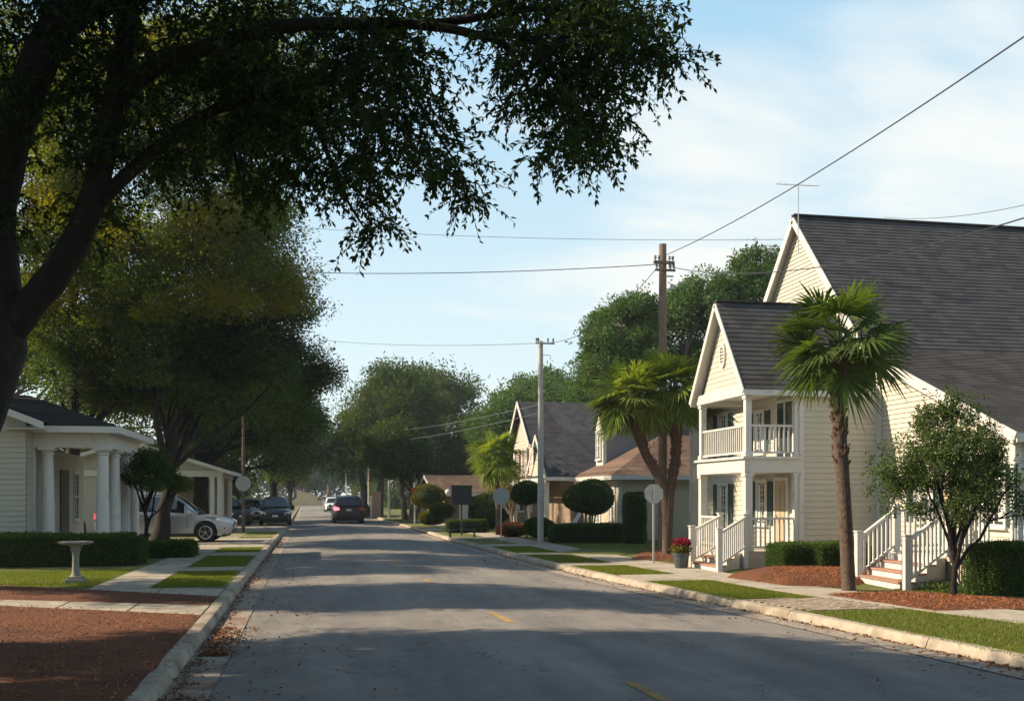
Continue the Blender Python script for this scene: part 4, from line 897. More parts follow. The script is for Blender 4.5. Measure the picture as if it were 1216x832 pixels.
rail(house, (XF+.14, Y0+.05, 2.78), (XW-.15, Y0+.05, 2.78), .74); rail(house, (XF+.05, Y0+.16, 2.78), (XF+.05, YP1-.16, 2.78), .74)
rail(house, (XF+.15, Y0+.05, DZ), (XW-.15, Y0+.05, DZ), .78); 
steps(house, (8.86, 21.32), (8.86, 23.05), (9.93, 22.52), (9.93, 23.95), 3, LOT, DZ)
zb, zt = LOT, DZ
rail(house, (8.9, 21.36, zb+.08), (9.98, 22.4, zt+.02), .80, post=(False, False)); newel(house, (8.88, 21.34, zb), .90); newel(house, (9.98, 22.42, zt), .80, z0=.1)
rail(house, (8.9, 23.0, zb+.08), (9.98, 23.9, zt+.02), .80); newel(house, (8.88, 23.02, zb), .90); newel(house, (9.98, 23.92, zt), .80)
rail(house, (9.98, 23.98, zt), (9.98, YP1-.16, zt), .78)
window(house, (XW, 24.55, DZ+.62), .52, 1.02, '-x', 'shutter', mull=(1, 1)); window(house, (XW, 27.1, DZ+.4), .62, 1.2, '-x', 'shutter'); window(house, (XW, 27.1, 2.95), .62, 1.15, '-x', 'shutter')
window(house, (XW, 24.7, 3.0), .5, .98, '-x', 'shutter')
# doors: upper French door, lower panelled door
d = MB(); d.box((XW-.05, 22.78, 2.80), (XW-.02, 23.62, 4.15)); do = obj('balcony_door', d, M['glass'], house)
d = MB()
for a, b_ in ((22.72, 22.78), (23.17, 23.23), (23.62, 23.68)): d.box((XW-.07, a, 2.78), (XW-.015, b_, 4.15))
d.box((XW-.07, 22.72, 4.151), (XW-.015, 23.68, 4.22)); obj('frame', d, M['trim'], do)
d = MB(); d.box((XW-.05, 23.1, DZ), (XW-.02, 23.72, 2.22)); 
for z0_, z1_ in ((.7, 1.2), (1.32, 2.1)): d.box((XW-.062, 23.2, z0_), (XW-.051, 23.38, z1_)); d.box((XW-.062, 23.45, z0_), (XW-.051, 23.62, z1_))
do = obj('front_door', d, M['door'], house)
d = MB(); d.box((XW-.07, 23.02, DZ), (XW-.015, 23.10, 2.3)); d.box((XW-.07, 23.72, DZ), (XW-.015, 23.80, 2.3)); d.box((XW-.07, 23.1, 2.221), (XW-.015, 23.72, 2.3)); obj('frame', d, M['trim'], do)
d = MB(); d.lathe((XW-.08, 23.66, 1.35), [(.012, -.03), (.03, -.015), (.03, .015), (.012, .03)], 10); obj('door_knob', d, M['rim'], do)
# big steep roof with the flared lower slope, ridge running away from the road
YPk, ZPk, YK, ZK, YN, ZN = 26.6, 9.77, 22.72, 5.40, 17.3, 3.06
bx1 = 30.0; r = MB(); XO = XG-.22
slope(r, (XO, YK, ZK), (bx1, YK, ZK), (XO, YPk, ZPk), (bx1, YPk, ZPk)); ro2 = obj('roof', r, M['roof'], house)
r = MB(); slope(r, (XO, YN, ZN), (bx1, YN, ZN), (XO, YK, ZK+.004), (bx1, YK, ZK+.004), row=.13); obj('lower_roof', r, M['roof_b'], house)
r = MB(); slope(r, (bx1, YPk+3.9, ZK), (XO, YPk+3.9, ZK), (bx1, YPk, ZPk), (XO, YPk, ZPk)); r.beam((XO, YPk, ZPk+.02), (bx1, YPk, ZPk+.02), .2, .04); obj('roof', r, M['roof'], house)
f = MB(); xf = XO-.017
fascia(f, (xf, YK-.02, ZK-.10), (xf, YPk, ZPk-.13), .19); fascia(f, (xf, YPk+3.9, ZK-.10), (xf, YPk, ZPk-.13), .19); fascia(f, (xf, YN, ZN-.10), (xf, YK, ZK-.10), .24)
f.beam((XO, YN-.015, ZN-.09), (bx1, YN-.015, ZN-.09), .03, .18)
f.add([(XO, YK, ZK-.05), (XO, YPk, ZPk-.05), (XG, YPk, ZPk-.05), (XG, YK, ZK-.05), (XO, YPk+3.9, ZK-.05), (XG, YPk+3.9, ZK-.05), (XO, YN, ZN-.05), (XG, YN, ZN-.05)], [(0,1,2,3),(4,1,2,5),(6,0,3,7)])
obj('fascia', f, M['trim'], ro2)
w = MB(); n = 48
gz0 = .1; prof = [(YN+.3, gz0), (YPk+3.6, gz0)]
def yl(z): return YN+.3 if z < ZN-.1 else (YN+(z-ZN)*(YK-YN)/(ZK-ZN)+.12 if z < ZK else YK+(z-ZK)*(YPk-YK)/(ZPk-ZK)+.08)
def yr(z): return YPk+3.5 if z < ZK else YPk+(ZPk-z)*3.9/(ZPk-ZK)-.08
rows = int((ZPk-gz0-.15)/.115)
for k in range(rows):
    z0_, z1_ = gz0+k*.115, gz0+(k+1)*.115
    w.lapped((XG, yr(z0_), z0_), (XG, yl(z0_), z0_), (XG, yr(z1_), z1_), (XG, yl(z1_), z1_), 1, .022, (-1, 0, 0))
obj('wall', w, M['siding'], house)
w = MB(); wall_y(w, XG, bx1, YN+.3, .1, ZN-.05); obj('wall', w, M['siding'], house); w = MB(); wall_y(w, XG, bx1, YPk+3.5, .1, ZK, s=1); obj('wall', w, M['siding'], house)
w = MB(); w.box((XG-.04, YN+.26, .1), (XG+.1, YN+.299, ZN-.12)); w.box((XG-.045, YN+.27, .1), (XG-.015, YN+.40, ZN-.12)); w.box((XG-.05, Y0-.14, .1), (XG-.016, Y0-.002, ZK-.05)); obj('corner_trim', w, M['trim'], house)
# near porch with its steps
DY0, DY1, DX = 15.55, 18.95, 11.6; DZ2 = .72
p = MB(); p.box((DX, DY0, DZ2-.1), (XG-.02, DY1, DZ2)); obj('porch_floor', p, M['deck'], house)
p = MB(); p.box((DX+.04, DY0+.04, .05), (XG-.03, DY1-.03, DZ2-.101)); obj('porch_skirt', p, M['brick'], house)
B0, B1, T0, T1 = (10.42, 16.45), (10.62, 18.45), (11.6, 17.05), (11.6, 18.75)
steps(house, B0, B1, T0, T1, 4, LOT, DZ2)
newel(house, (10.42, 16.47, LOT), .92); newel(house, (10.62, 18.45, LOT), .92); newel(house, (11.63, 17.0, DZ2), .85); newel(house, (11.63, 18.76, DZ2), .85)
rail(house, (10.46, 16.5, LOT+.08), (11.6, 17.0, DZ2+.02), .82); rail(house, (10.66, 18.45, LOT+.08), (11.6, 18.74, DZ2+.02), .82)
rail(house, (DX+.03, DY0+.2, DZ2), (DX+.03, 16.94, DZ2), .82); rail(house, (DX+.1, DY1-.04, DZ2), (XG-.05, DY1-.04, DZ2), .82); rail(house, (DX+.2, DY0+.06, DZ2), (XG-.02, DY0+.06, DZ2), .82)
window(house, (XG, 18.2, DZ2+.55), .6, 1.15, '-x', 'shutter'); window(house, (XG, 20.6, 1.3), .6, 1.2, '-x', 'shutter')
d = MB(); d.box((XG-.045, 19.25, .1), (XG-.016, 20.0, 2.0)); obj('side_door', d, M['door'], house)
an = thing('roof_antenna', (12.9, 23.98, ZR), 'thin television antenna standing on the roof ridge of the cream house', 'antenna')
ax_, ay_ = D(948, 27.0).x, D(948, 27.0).y; an.location = (ax_, ay_, 8.9)
m_ = MB(); zt_ = ZY(219, 27.0); m_.tube([(ax_, ay_, 8.3), (ax_, ay_, zt_)], .012, 6); obj('mast', m_, M['galv'], an)
m_ = MB(); m_.tube([(ax_-.62, ay_, zt_-.03), (ax_+.62, ay_+.1, zt_+.02)], .009, 5)
for k in range(6): q = -.55+k*.22; l_ = .10+.04*abs(k-2.5); m_.tube([(ax_+q, ay_-l_, zt_-.05), (ax_+q, ay_+l_, zt_+.05)], .006, 4)
obj('elements', m_, M['galv'], an)

# ------------------------------------------------------------------ the second house: brown and slate roofs
h2 = thing('cottage', (11.5, 37.3, LOT), 'cream cottage with slate blue gables, a dormer and a brown hipped roof, mid right', 'house')
w = MB(); wall_y(w, 11.55, 24, 37.6, .1, 2.62); wall_x(w, 11.55, 37.6, 43.0, .1, 2.62); obj('wall', w, M['siding_y'], h2)
t = MB(); t.box((11.5, 37.56, .1), (11.64, 37.598, 2.5)); t.box((11.5, 37.57, .1), (11.534, 37.75, 2.5)); t.box((11.5, 42.86, .1), (11.56, 43.03, 2.5)); obj('corner_trim', t, M['trim'], h2)
r = MB(); e = 2.62; xa, ya, yb = 11.1, 37.15, 43.6; slope(r, (xa, ya, e), (26, ya, e), (14.2, 40.3, 4.35), (26, 40.3, 4.35)); slope(r, (xa, yb, e), (xa, ya, e), (14.2, 40.3, 4.35), (14.19, 40.31, 4.35)); slope(r, (26, yb, e), (xa, yb, e), (26, 40.3, 4.35), (14.2, 40.3, 4.35)); r2 = obj('roof', r, M['roof_br'], h2)
f = MB(); f.beam((xa-.01, ya-.01, e-.08), (26, ya-.01, e-.08), .03, .16); f.beam((xa-.01, ya, e-.08), (xa-.01, yb, e-.08), .03, .16); f.box((xa+.02, ya+.02, e-.15), (26, 37.55, e-.13)); f.box((xa+.02, 37.56, e-.15), (11.5, yb, e-.13)); obj('fascia', f, M['trim'], r2)
for yy in (38.5, 40.6): window(h2, (11.55, yy, .75), .75, 1.35, '-x', None, mull=(1, 1))
# lower front block with porch
w = MB(); wall_x(w, 11.2, 43.2, 50.5, .1, 2.6, mi=0); obj('wall', w, M['stone'], h2)
post(h2, 10.0, 43.5, .3, 2.45, .2); post(h2, 10.0, 43.95, .3, 2.45, .16); post(h2, 10.0, 47.5, .3, 2.45, .2); post(h2, 10.0, 50.6, .3, 2.45, .2)
p = MB(); p.box((9.8, 43.2, .05), (11.2, 51, .32)); obj('porch_floor', p, M['deck'], h2)
r = MB(); slope(r, (9.9, 43.1, 2.66), (24, 43.1, 2.66), (9.9, 45.3, 4.62), (24, 45.3, 4.62)); slope(r, (9.9, 50.9, 2.66), (9.9, 45.31, 2.66), (11.4, 50.9, 3.35), (11.4, 45.31, 3.35)); obj('roof', r, M['roof_s'], h2)
w = MB(); gable_siding(w, 10.1, 43.3, 47.3, 45.3, 2.66, 4.5); obj('gable_wall', w, M['siding'], h2)
f = MB(); fascia(f, (9.88, 43.05, 2.6), (9.88, 45.3, 4.56), .18); fascia(f, (9.88, 47.4, 2.7), (9.88, 45.3, 4.56), .18); f.beam((9.9, 43.08, 2.58), (24, 43.08, 2.58), .03, .16); f.beam((9.87, 43.05, 2.52), (9.87, 51, 2.52), .05, .24); obj('fascia', f, M['trim'], h2)
# tall main block
w = MB(); wall_y(w, 10.25, 24, 47.3, 2.6, 4.5); wall_x(w, 10.25, 47.3, 52.3, 2.4, 4.5); gable_siding(w, 10.25, 47.3, 52.3, 49.8, 4.45, 6.35); obj('wall', w, M['pink'], h2)
r = MB(); slope(r, (9.95, 46.95, 4.28), (24, 46.95, 4.28), (9.95, 49.8, 6.55), (24, 49.8, 6.55)); slope(r, (24, 52.7, 4.28), (9.95, 52.7, 4.28), (24, 49.8, 6.55), (9.95, 49.8, 6.55)); slope(r, (11.3, 45.32, 4.64), (24, 45.32, 4.64), (11.3, 49.78, 6.57), (24, 49.78, 6.57)); obj('roof', r, M['roof_s'], h2)
f = MB(); fascia(f, (9.93, 46.95, 4.22), (9.93, 49.8, 6.48), .22); fascia(f, (9.93, 52.7, 4.22), (9.93, 49.8, 6.48), .22); f.beam((10.0, 46.93, 4.2), (11.8, 46.93, 4.2), .03, .14); f.box((10.21, 47.2, 2.5), (10.249, 47.4, 4.4)); obj('fascia', f, M['trim'], h2)
window(h2, (10.25, 49.0, 3.0), .62, 1.1, '-x', 'shutter_r'); window(h2, (10.25, 51.0, 3.0), .62, 1.1, '-x', 'shutter_r')
# dormer
dm = MB(); wall_y(dm, 12.9, 20, 42.7, 3.0, 5.0); obj('dormer_side', dm, M['siding_dark'], h2)
dd = D(712, 43.6); X_, Y_ = dd.x, dd.y
w = MB(); w.box((X_, Y_-.55, 3.0), (X_+.15, Y_+.55, 4.75)); w.prism([(X_, Y_-.62, 4.75), (X_, Y_+.62, 4.75), (X_, Y_, 5.5)], (.15, 0, 0)); dw = obj('dormer', w, M['trim'], h2)
w = MB(); w.box((X_+.151, Y_-.5, 3.2), (22, Y_+.5, 4.75)); obj('dormer_wall', w, M['siding_dark'], dw)
r = MB(); slope(r, (X_-.12, Y_-.75, 4.66), (22, Y_-.75, 4.66), (X_-.12, Y_, 5.6), (22, Y_, 5.6)); slope(r, (22, Y_+.75, 4.66), (X_-.12, Y_+.75, 4.66), (22, Y_, 5.6), (X_-.12, Y_, 5.6)); obj('dormer_roof', r, M['roof_s'], dw)
window(h2, (X_-.02, Y_, 3.45), .62, 1.1, '-x', None, mull=(1, 1))
# deck chair on the porch
ch = thing('garden_chair', tuple(D(678, 39.6, LOT)), 'white reclining garden chair in front of the cottage porch, behind the long hedge', 'chair')
cx, cy = ch.location.x, ch.location.y; m_ = MB()
for k in range(6): m_.beam((cx-.05, cy-.28+k*.11, LOT+.32), (cx+.42, cy-.28+k*.11, LOT+1.12), .095, .02)
obj('backrest', m_, M['white'], ch); m_ = MB()
for k in range(6): m_.beam((cx-.5, cy-.28+k*.11, LOT+.42), (cx+.0, cy-.28+k*.11, LOT+.34), .095, .02)
obj('seat', m_, M['white'], ch)
for sx, sy in ((-.45, -.3), (-.45, .3), (.15, -.3), (.15, .3)):
    m_ = MB(); m_.box((cx+sx-.03, cy+sy-.03, LOT), (cx+sx+.03, cy+sy+.03, LOT+.6)); obj('leg', m_, M['white'], ch)
for sy in (-.34, .34):
    m_ = MB(); m_.box((cx-.52, cy+sy-.06, LOT+.601), (cx+.22, cy+sy+.06, LOT+.63)); obj('armrest', m_, M['white'], ch)

# third house: low brown bungalow
b = D(560, 66); h3 = thing('bungalow', (b.x, b.y, LOT), 'low brown bungalow with a pale sunlit roof and white garage door', 'house')
x0, y0 = D(528, 63).x, D(528, 63).y
w = MB(); wall_y(w, x0, x0+14, y0, .1, 2.1); wall_x(w, x0, y0, y0+9, .1, 2.1); gable_siding(w, x0, y0, y0+9, y0+4.5, 2.1, 3.1); obj('wall', w, M['stone'], h3)
r = MB(); slope(r, (x0-.8, y0-.7, 2.0), (x0+14, y0-.7, 2.0), (x0-.8, y0+4.5, 3.2), (x0+14, y0+4.5, 3.2)); slope(r, (x0+14, y0+9.7, 2.0), (x0-.8, y0+9.7, 2.0), (x0+14, y0+4.5, 3.2), (x0-.8, y0+4.5, 3.2)); obj('roof', r, M['roof_br'], h3)
f = MB(); fascia(f, (x0-.82, y0-.7, 1.92), (x0-.82, y0+4.5, 3.12), .2); fascia(f, (x0-.82, y0+9.7, 1.92), (x0-.82, y0+4.5, 3.12), .2); f.beam((x0-.8, y0-.72, 1.9), (x0+14, y0-.72, 1.9), .03, .18); obj('fascia', f, M['trim'], h3)
g_ = MB(); g_.box((x0+.9, y0-.05, .1), (x0+3.4, y0-.02, 1.5)); 
for k in range(4): g_.box((x0+.9, y0-.065, .15+k*.34), (x0+3.4, y0-.051, .40+k*.34))
obj('garage_door', g_, M['white'], h3)
window(h3, (x0, y0+2.2, .9), .9, 1.0, '-x', None); window(h3, (x0+5, y0, .9), 1.0, 1.0, '-y', None)

# ------------------------------------------------------------------ left-hand houses
h1 = thing('porch_house', (-7.3, 28.6, LOT), 'grey single-storey house with a white columned corner porch, in shade at the left edge', 'house')
fl = .45; ez = 3.67; X0, X1, Ya, Yb = -7.3, -5.55, 28.6, 33.4
w = MB(); wall_y(w, -20, X0, Ya, .1, 3.6); wall_x(w, X0, Ya, Yb+1, fl, 3.1, s=1); obj('wall', w, M['siding_g'], h1)
t = MB(); t.box((X0-.12, Ya-.035, .1), (X0+.02, Ya-.001, 3.2)); t.box((X0+.0, Ya-.034, .1), (X0+.035, Ya+.1, 3.2)); obj('corner_trim', t, M['trim'], h1)
t = MB(); t.box((X0-.02, Ya-.04, 3.12), (X1+.12, Ya+.24, 3.62)); t.box((X1-.16, Ya+.241, 3.121), (X1+.12, Yb+.1, 3.62)); t.box((X0, Ya+.241, 3.3), (X1-.161, Yb, 3.33)); ent = obj('entablature', t, M['trim'], h1)
p = MB(); p.box((X0, Ya-.1, .05), (X1+.15, Yb+.1, fl)); obj('porch_floor', p, M['deck'], h1)
def round_col(parent, x, y, z0, z1, r0=.17):
    m_ = MB(); m_.box((x-r0*1.3, y-r0*1.3, z0), (x+r0*1.3, y+r0*1.3, z0+.07)); m_.lathe((x, y, z0+.07), [(r0*1.2, 0), (r0*1.22, .05), (r0*1.05, .09), (r0, .13), (r0*.98, (z1-z0)*.35), (r0*.80, z1-z0-.27), (r0*.98, z1-z0-.25), (r0*.98, z1-z0-.22), (r0*.82, z1-z0-.20), (r0*1.08, z1-z0-.14)], 24); m_.box((x-r0*1.25, y-r0*1.25, z1-.07), (x+r0*1.25, y+r0*1.25, z1-.001))
    return obj('column', m_, M['trim'], parent, smooth=40)
for x, y in ((X0+.32, Ya+.1), (X1-.05, Ya+.1), (X1-.03, 30.2), (X1-.03, 31.7), (X1-.03, 33.2)): round_col(h1, x, y, fl, 3.12)
r = MB(); xe, y0_, y1_ = -5.12, 28.15, 34.1; zc = 4.72
slope(r, (-22, y0_, ez), (xe, y0_, ez), (-22, 31.1, zc), (-8.1, 31.1, zc)); slope(r, (xe, y0_, ez), (xe, y1_, ez), (-8.1, 31.1, zc), (-8.1, 31.11, zc)); slope(r, (xe, y1_, ez), (-22, y1_, ez), (-8.1, 31.1, zc), (-22, 31.1, zc)); r1_ = obj('roof', r, M['roof_y'], h1)
f = MB(); f.beam((-7.5, y0_-.01, ez-.09), (xe+.01, y0_-.01, ez-.09), .03, .17); f.beam((xe+.01, y0_, ez-.09), (xe+.01, y1_, ez-.09), .03, .17); f.box((-7.5, y0_+.02, ez-.17), (xe-.01, Ya-.05, ez-.15)); f.box((X1+.13, Ya-.04, ez-.17), (xe-.01, y1_, ez-.15)); obj('fascia', f, M['trim'], r1_)
gx, gz = -6.85, 3.74; k_ = .40; gp = (-11.2, gz+4.35*k_)
w = MB(); rows = int((gp[1]-3.5)/.115)
for k in range(rows):
    z0_, z1_ = 3.5+k*.115, 3.5+(k+1)*.115; xr_ = lambda z: min(X0, gx-.5-(z-gz)/k_); w.lapped((-16, 27.93, z0_), (xr_(z0_), 27.93, z0_), (-16, 27.93, z1_), (xr_(z1_), 27.93, z1_), 1, .014, (0, -1, 0))
wall_y(w, -16, X0-.02, 27.93, .1, 3.5); wall_x(w, X0-.02, 27.93, 28.6, .1, 3.5, s=1); obj('gable_wall', w, M['siding_g'], h1)
r = MB(); slope(r, (gx, 27.55, gz), (gx, 29.8, gz), (gp[0], 27.55, gp[1]), (gp[0], 29.8, gp[1])); obj('gable_roof', r, M['roof_y'], h1)
f = MB(); f.prism([(gx+.05, 27.52, gz-.20), (gx+.05, 27.52, gz-.02), (gp[0], 27.52, gp[1]-.02), (gp[0], 27.52, gp[1]-.20)], (0, .03, 0)); f.box((gx-.9, 27.56, gz-.2), (gx+.03, 28.1, gz-.18)); obj('rake_board', f, M['trim'], h1)
d = MB(); d.box((X0+.016, 31.3, fl), (X0+.05, 32.3, 2.6)); do = obj('front_door', d, M['doord'], h1)
window(h1, (X0, 29.9, 1.15), .55, 1.35, '+x', None, curtains=False, mull=(0, 1)); window(h1, (X0, 33.3, 1.15), .55, 1.35, '+x', None, curtains=False)
h4 = thing('carport_house', (-7, 47, LOT), 'house with an open white-columned carport beyond the silver SUV', 'house')
cpx, cpy = D(262, 47).x, D(262, 47).y
t = MB(); t.box((cpx-9, cpy-.1, 2.72), (cpx+.1, cpy+.16, 3.0)); t.box((cpx-.16, cpy+.161, 2.721), (cpx+.1, cpy+6, 3.0)); t.box((cpx-9, cpy+.17, 2.9), (cpx-.17, cpy+6, 2.93)); obj('beam', t, M['trim'], h4)
for dx, dy in ((-.05, .03), (-.38, .03), (-.05, 1.0), (-.05, 5.8)): post(h4, cpx+dx, cpy+dy, LOT, 2.72, .2)
w = MB(); wall_y(w, cpx-12, cpx, cpy+6.1, .1, 2.9); obj('wall', w, M['siding_g'], h4); w = MB(); wall_y(w, cpx-14, cpx-5.2, cpy, .1, 2.7); obj('wall', w, M['siding_g'], h4)
ap = (cpx-4.0, 4.25); w = MB(); n = 11
for k in range(n):
    z0_, z1_ = 3.0+1.2*k/n, 3.0+1.2*(k+1)/n; g1 = lambda z: (z-3.0)/1.25*4.2
    w.lapped((ap[0]-4.2+g1(z0_), cpy-.02, z0_), (ap[0]+4.2-g1(z0_), cpy-.02, z0_), (ap[0]-4.2+g1(z1_), cpy-.02, z1_), (ap[0]+4.2-g1(z1_), cpy-.02, z1_), 1, .014, (0, -1, 0))
obj('gable_wall', w, M['siding_g'], h4)
r = MB(); slope(r, (cpx+.5, cpy-.4, 2.98), (cpx+.5, cpy+7, 2.98), (ap[0], cpy-.4, 4.4), (ap[0], cpy+7, 4.4)); slope(r, (cpx-8.5, cpy+7, 2.98), (cpx-8.5, cpy-.4, 2.98), (ap[0], cpy+7, 4.4), (ap[0], cpy-.4, 4.4)); rr_ = obj('roof', r, M['roof_y'], h4)
f = MB(); f.prism([(cpx+.52, cpy-.43, 2.80), (cpx+.52, cpy-.43, 2.97), (ap[0], cpy-.43, 4.4), (ap[0], cpy-.43, 4.22)], (0, .03, 0)); f.prism([(cpx-8.52, cpy-.43, 2.80), (cpx-8.52, cpy-.43, 2.97), (ap[0], cpy-.43, 4.4), (ap[0], cpy-.43, 4.22)], (0, .03, 0)); f.beam((cpx+.52, cpy-.4, 2.89), (cpx+.52, cpy+7, 2.89), .03, .17); obj('fascia', f, M['trim'], rr_)
# tan building at the end of the road
e = D(365, 185); te = thing('tan_building', (e.x, e.y, 0), 'plain tan building with a sloping top closing the far end of the road', 'building')
w = MB(); w.prism([(e.x-1.9, e.y, 0), (e.x+1.9, e.y, 0), (e.x+1.7, e.y, 1.7), (e.x+.6, e.y, 2.1), (e.x-1.9, e.y, 2.9)], (0, 5, 0)); obj('wall', w, M['tan'], te)
r = MB(); r.beam((e.x-2.1, e.y-.1, 2.96), (e.x+.62, e.y-.1, 2.16), .2, .12); r.beam((e.x+.6, e.y-.1, 2.16), (e.x+1.9, e.y-.1, 1.75), .2, .12); obj('coping', r, M['pinkbr'], te)
lw = D(360, 178); m_ = MB(); m_.box((lw.x-4.5, lw.y, 0), (lw.x+3.2, lw.y+.3, .9)); m_.box((lw.x-4.55, lw.y-.05, .901), (lw.x+3.25, lw.y+.35, 1.0)); tag(obj('garden_wall', m_, M['tan'], None), 'low tan wall running across the far end of the road', 'wall')

# ------------------------------------------------------------------ vehicles
def make_car(name, label, paint_, L_=4.75, W_=1.86, H_=1.70, hatch=True, group=None, lit=False, cat='car'):
    """x forward, lofted shell with real wheel openings, separate glass, lamps, wheels"""
    root = thing(name, (0, 0, 0), label, cat, group); hl = L_/2; RW = .36
    xf, xr_ = hl-.92, -hl+.86
    def halfw(x):
        u = abs(x)/hl; return W_/2*(1-.20*u**7-.03*u**2)
    def ztop(x):   # bonnet and sill of the windows
        pts = [(-hl, .98), (-hl+.12, 1.05), (-hl*.5, 1.06), (0, 1.03), (hl*.42, 1.02), (hl*.72, .96), (hl*.92, .86), (hl, .70)]
        return float(np.interp(x, *zip(*pts)))
    def zlow(x):
        base = float(np.interp(x, [-hl, -hl+.3, 0, hl-.3, hl], [.40, .26, .24, .24, .34])); z = base
        for c in (xf, xr_):
            d = abs(x-c); ra = RW+.055
            if d < ra: z = max(z, RW+math.sqrt(ra*ra-d*d)*.98)
        return z
    xs = sorted(set([round(v, 3) for v in np.linspace(-hl, hl, 70)]+[round(c+q*(RW+.055), 3) for c in (xf, xr_) for q in (-1, -.999, -.9, -.6, .6, .9, .999, 1)]))
    body = MB(); rows = []
    for x in xs:
        w_, zt, zl = halfw(x), ztop(x), zlow(x); zl2 = min(zl, zt-.12)
        rows.append([(x, w_*.95, zl2), (x, w_*.995, zl2+(zt-zl2)*.18), (x, w_*.975, zl2+(zt-zl2)*.45), (x, w_, zl2+(zt-zl2)*.68), (x, w_*.965, zt-.035), (x, w_*.90, zt), (x, w_*.5, zt+.025), (x, 0, zt+.035)])
    k = len(rows[0])
    for s_ in (1, -1):
        vs = [(p[0], p[1]*s_, p[2]) for row in rows for p in row]; fs = []
        for i in range(len(rows)-1):
            for j in range(k-1):
                q = (i*k+j, i*k+j+1, (i+1)*k+j+1, (i+1)*k+j); fs.append(q if s_ < 0 else q[::-1])
        body.add(vs, fs)
    for idx, rev in ((0, 0), (-1, 1)):
        row = rows[idx]; P = [(p[0], p[1], p[2]) for p in row]+[(p[0], -p[1], p[2]) for p in row[-2::-1]]; body.add(P, [tuple(range(len(P)))])
    # roof shell and glass
    if hatch: rp = [(-hl+.04, 1.05), (-hl+.22, 1.36), (-hl+.38, H_-.10), (-hl+.75, H_-.02), (-.35, H_), (.28, H_-.06), (.62, H_-.24), (1.22, 1.06)]
    else: rp = [(-hl+.55, 1.05), (-hl+1.05, 1.30), (-hl+1.5, H_-.05), (-.5, H_), (.1, H_-.04), (.5, H_-.22), (1.2, 1.05)]
    cx = np.linspace(rp[0][0], rp[-1][0], 46); cz = np.interp(cx, *zip(*rp)); cz = np.convolve(np.pad(cz, 1, 'edge'), [.25, .5, .25], 'valid')
    def sec(x, z):
        f = min(1, max(0, (z-1.03)/(H_-1.03))); wb, wr = halfw(x)*.93, W_/2*(.93-.21*f); b0 = ztop(x)-.01
        return [(x, wb, b0), (x, wb+(wr-wb)*.12, b0+(z-b0)*.10), (x, wb+(wr-wb)*.85, b0+(z-b0)*.82), (x, wr*.95, z-.035 if z-.035 > b0 else z), (x, wr*.80, z), (x, 0, z+.025)]
    S = [sec(x, z) for x, z in zip(cx, cz)]; glass_side, shell, wind, rear = MB(), MB(), MB(), MB()
    xb = (cx[0]+(.62 if hatch else .75), .75); bp_ = (-.02, -.95)   # side glass limits, pillars
    for s_ in (1, -1):
        for i in range(len(S)-1):
            xm = (cx[i]+cx[i+1])/2
            for j in range(5):
                P = [(q[0], q[1]*s_, q[2]) for q in (S[i][j], S[i][j+1], S[i+1][j+1], S[i+1][j])]; P = P if s_ < 0 else P[::-1]
                if j == 1 and xb[0] < xm < xb[1] and not any(abs(xm-b_) < .04 for b_ in bp_): tgt = glass_side
                elif j >= 4 and xm > .40: tgt = wind
                elif j >= 4 and hatch and xm < cx[0]+.34 and xm > cx[0]+.05: tgt = rear
                elif j >= 4 and not hatch and xm < cx[0]+.8: tgt = rear
                else: tgt = shell
                tgt.add(P, [(0,1,2,3)])
    body.v += []; o = len(body.v); body.v += shell.v; body.f += [tuple(i+o for i in f) for f in shell.f]; body.m += [0]*len(shell.f)
    def weld(mb):
        key = {}; nv = []; mp_ = []
        for v in mb.v:
            q = (round(v[0], 4), round(v[1], 4), round(v[2], 4))
            if q not in key: key[q] = len(nv); nv.append(v)
            mp_.append(key[q])
        nf = []
        for f in mb.f:
            g_ = []; [g_.append(mp_[i]) for i in f if not g_ or mp_[i] != g_[-1]]
            if g_[0] == g_[-1]: g_ = g_[:-1]
            if len(set(g_)) >= 3 and len(set(g_)) == len(g_): nf.append(tuple(g_))
        mb.v, mb.f, mb.m = nv, nf, [0]*len(nf); return mb
    bo = obj('body', weld(body), M[paint_], root, smooth=38)
    weld(glass_side)
    for s_ in (1, -1):
        gs = MB(); gs.add(glass_side.v, [f for f in glass_side.f if sum(glass_side.v[i][1] for i in f)*s_ > 0]); ix = sorted({i for f in gs.f for i in f}); mp_ = {i: k for k, i in enumerate(ix)}; gs.v = [gs.v[i] for i in ix]; gs.f = [tuple(mp_[i] for i in f) for f in gs.f]
        obj('side_window', gs, M['carglass'], root, smooth=30)
    obj('windscreen', weld(wind), M['carglass'], root, smooth=40); obj('rear_window', weld(rear), M['carglass'], root, smooth=40)
    u = MB(); u.box((-hl+.25, -W_/2+.12, .2), (hl-.25, W_/2-.12, .55)); u.box((-hl+.5, -W_/2+.20, .55), (hl-.7, W_/2-.20, .95)); obj('underbody', u, M['plastic'], root)
    # black sills, arch lips, bumpers
    c = MB()
    for s_ in (1, -1):
        for cx0 in (xf, xr_):
            P = [(cx0+math.cos(a)*(RW+.05), s_*(halfw(cx0)*.985), RW+math.sin(a)*(RW+.05)) for a in np.linspace(-.15, math.pi+.15, 15)]; c.tube(P, .022, 6)
        c.beam((xr_+RW+.06, s_*W_/2*.97, .27), (xf-RW-.06, s_*W_/2*.97, .27), .05, .10)
    c.box((hl-.16, -W_/2*.74, .30), (hl+.012, W_/2*.74, .46)); c.box((-hl-.014, -W_/2*.74, .34), (-hl+.16, W_/2*.74, .55)); obj('bumper', c, M['plastic'], root)
    g_ = MB(); g_.box((hl-.05, -.42, .56), (hl+.008, .42, .68))
    for k2 in range(3): g_.box((hl+.009, -.40, .575+k2*.035), (hl+.016, .40, .587+k2*.035))
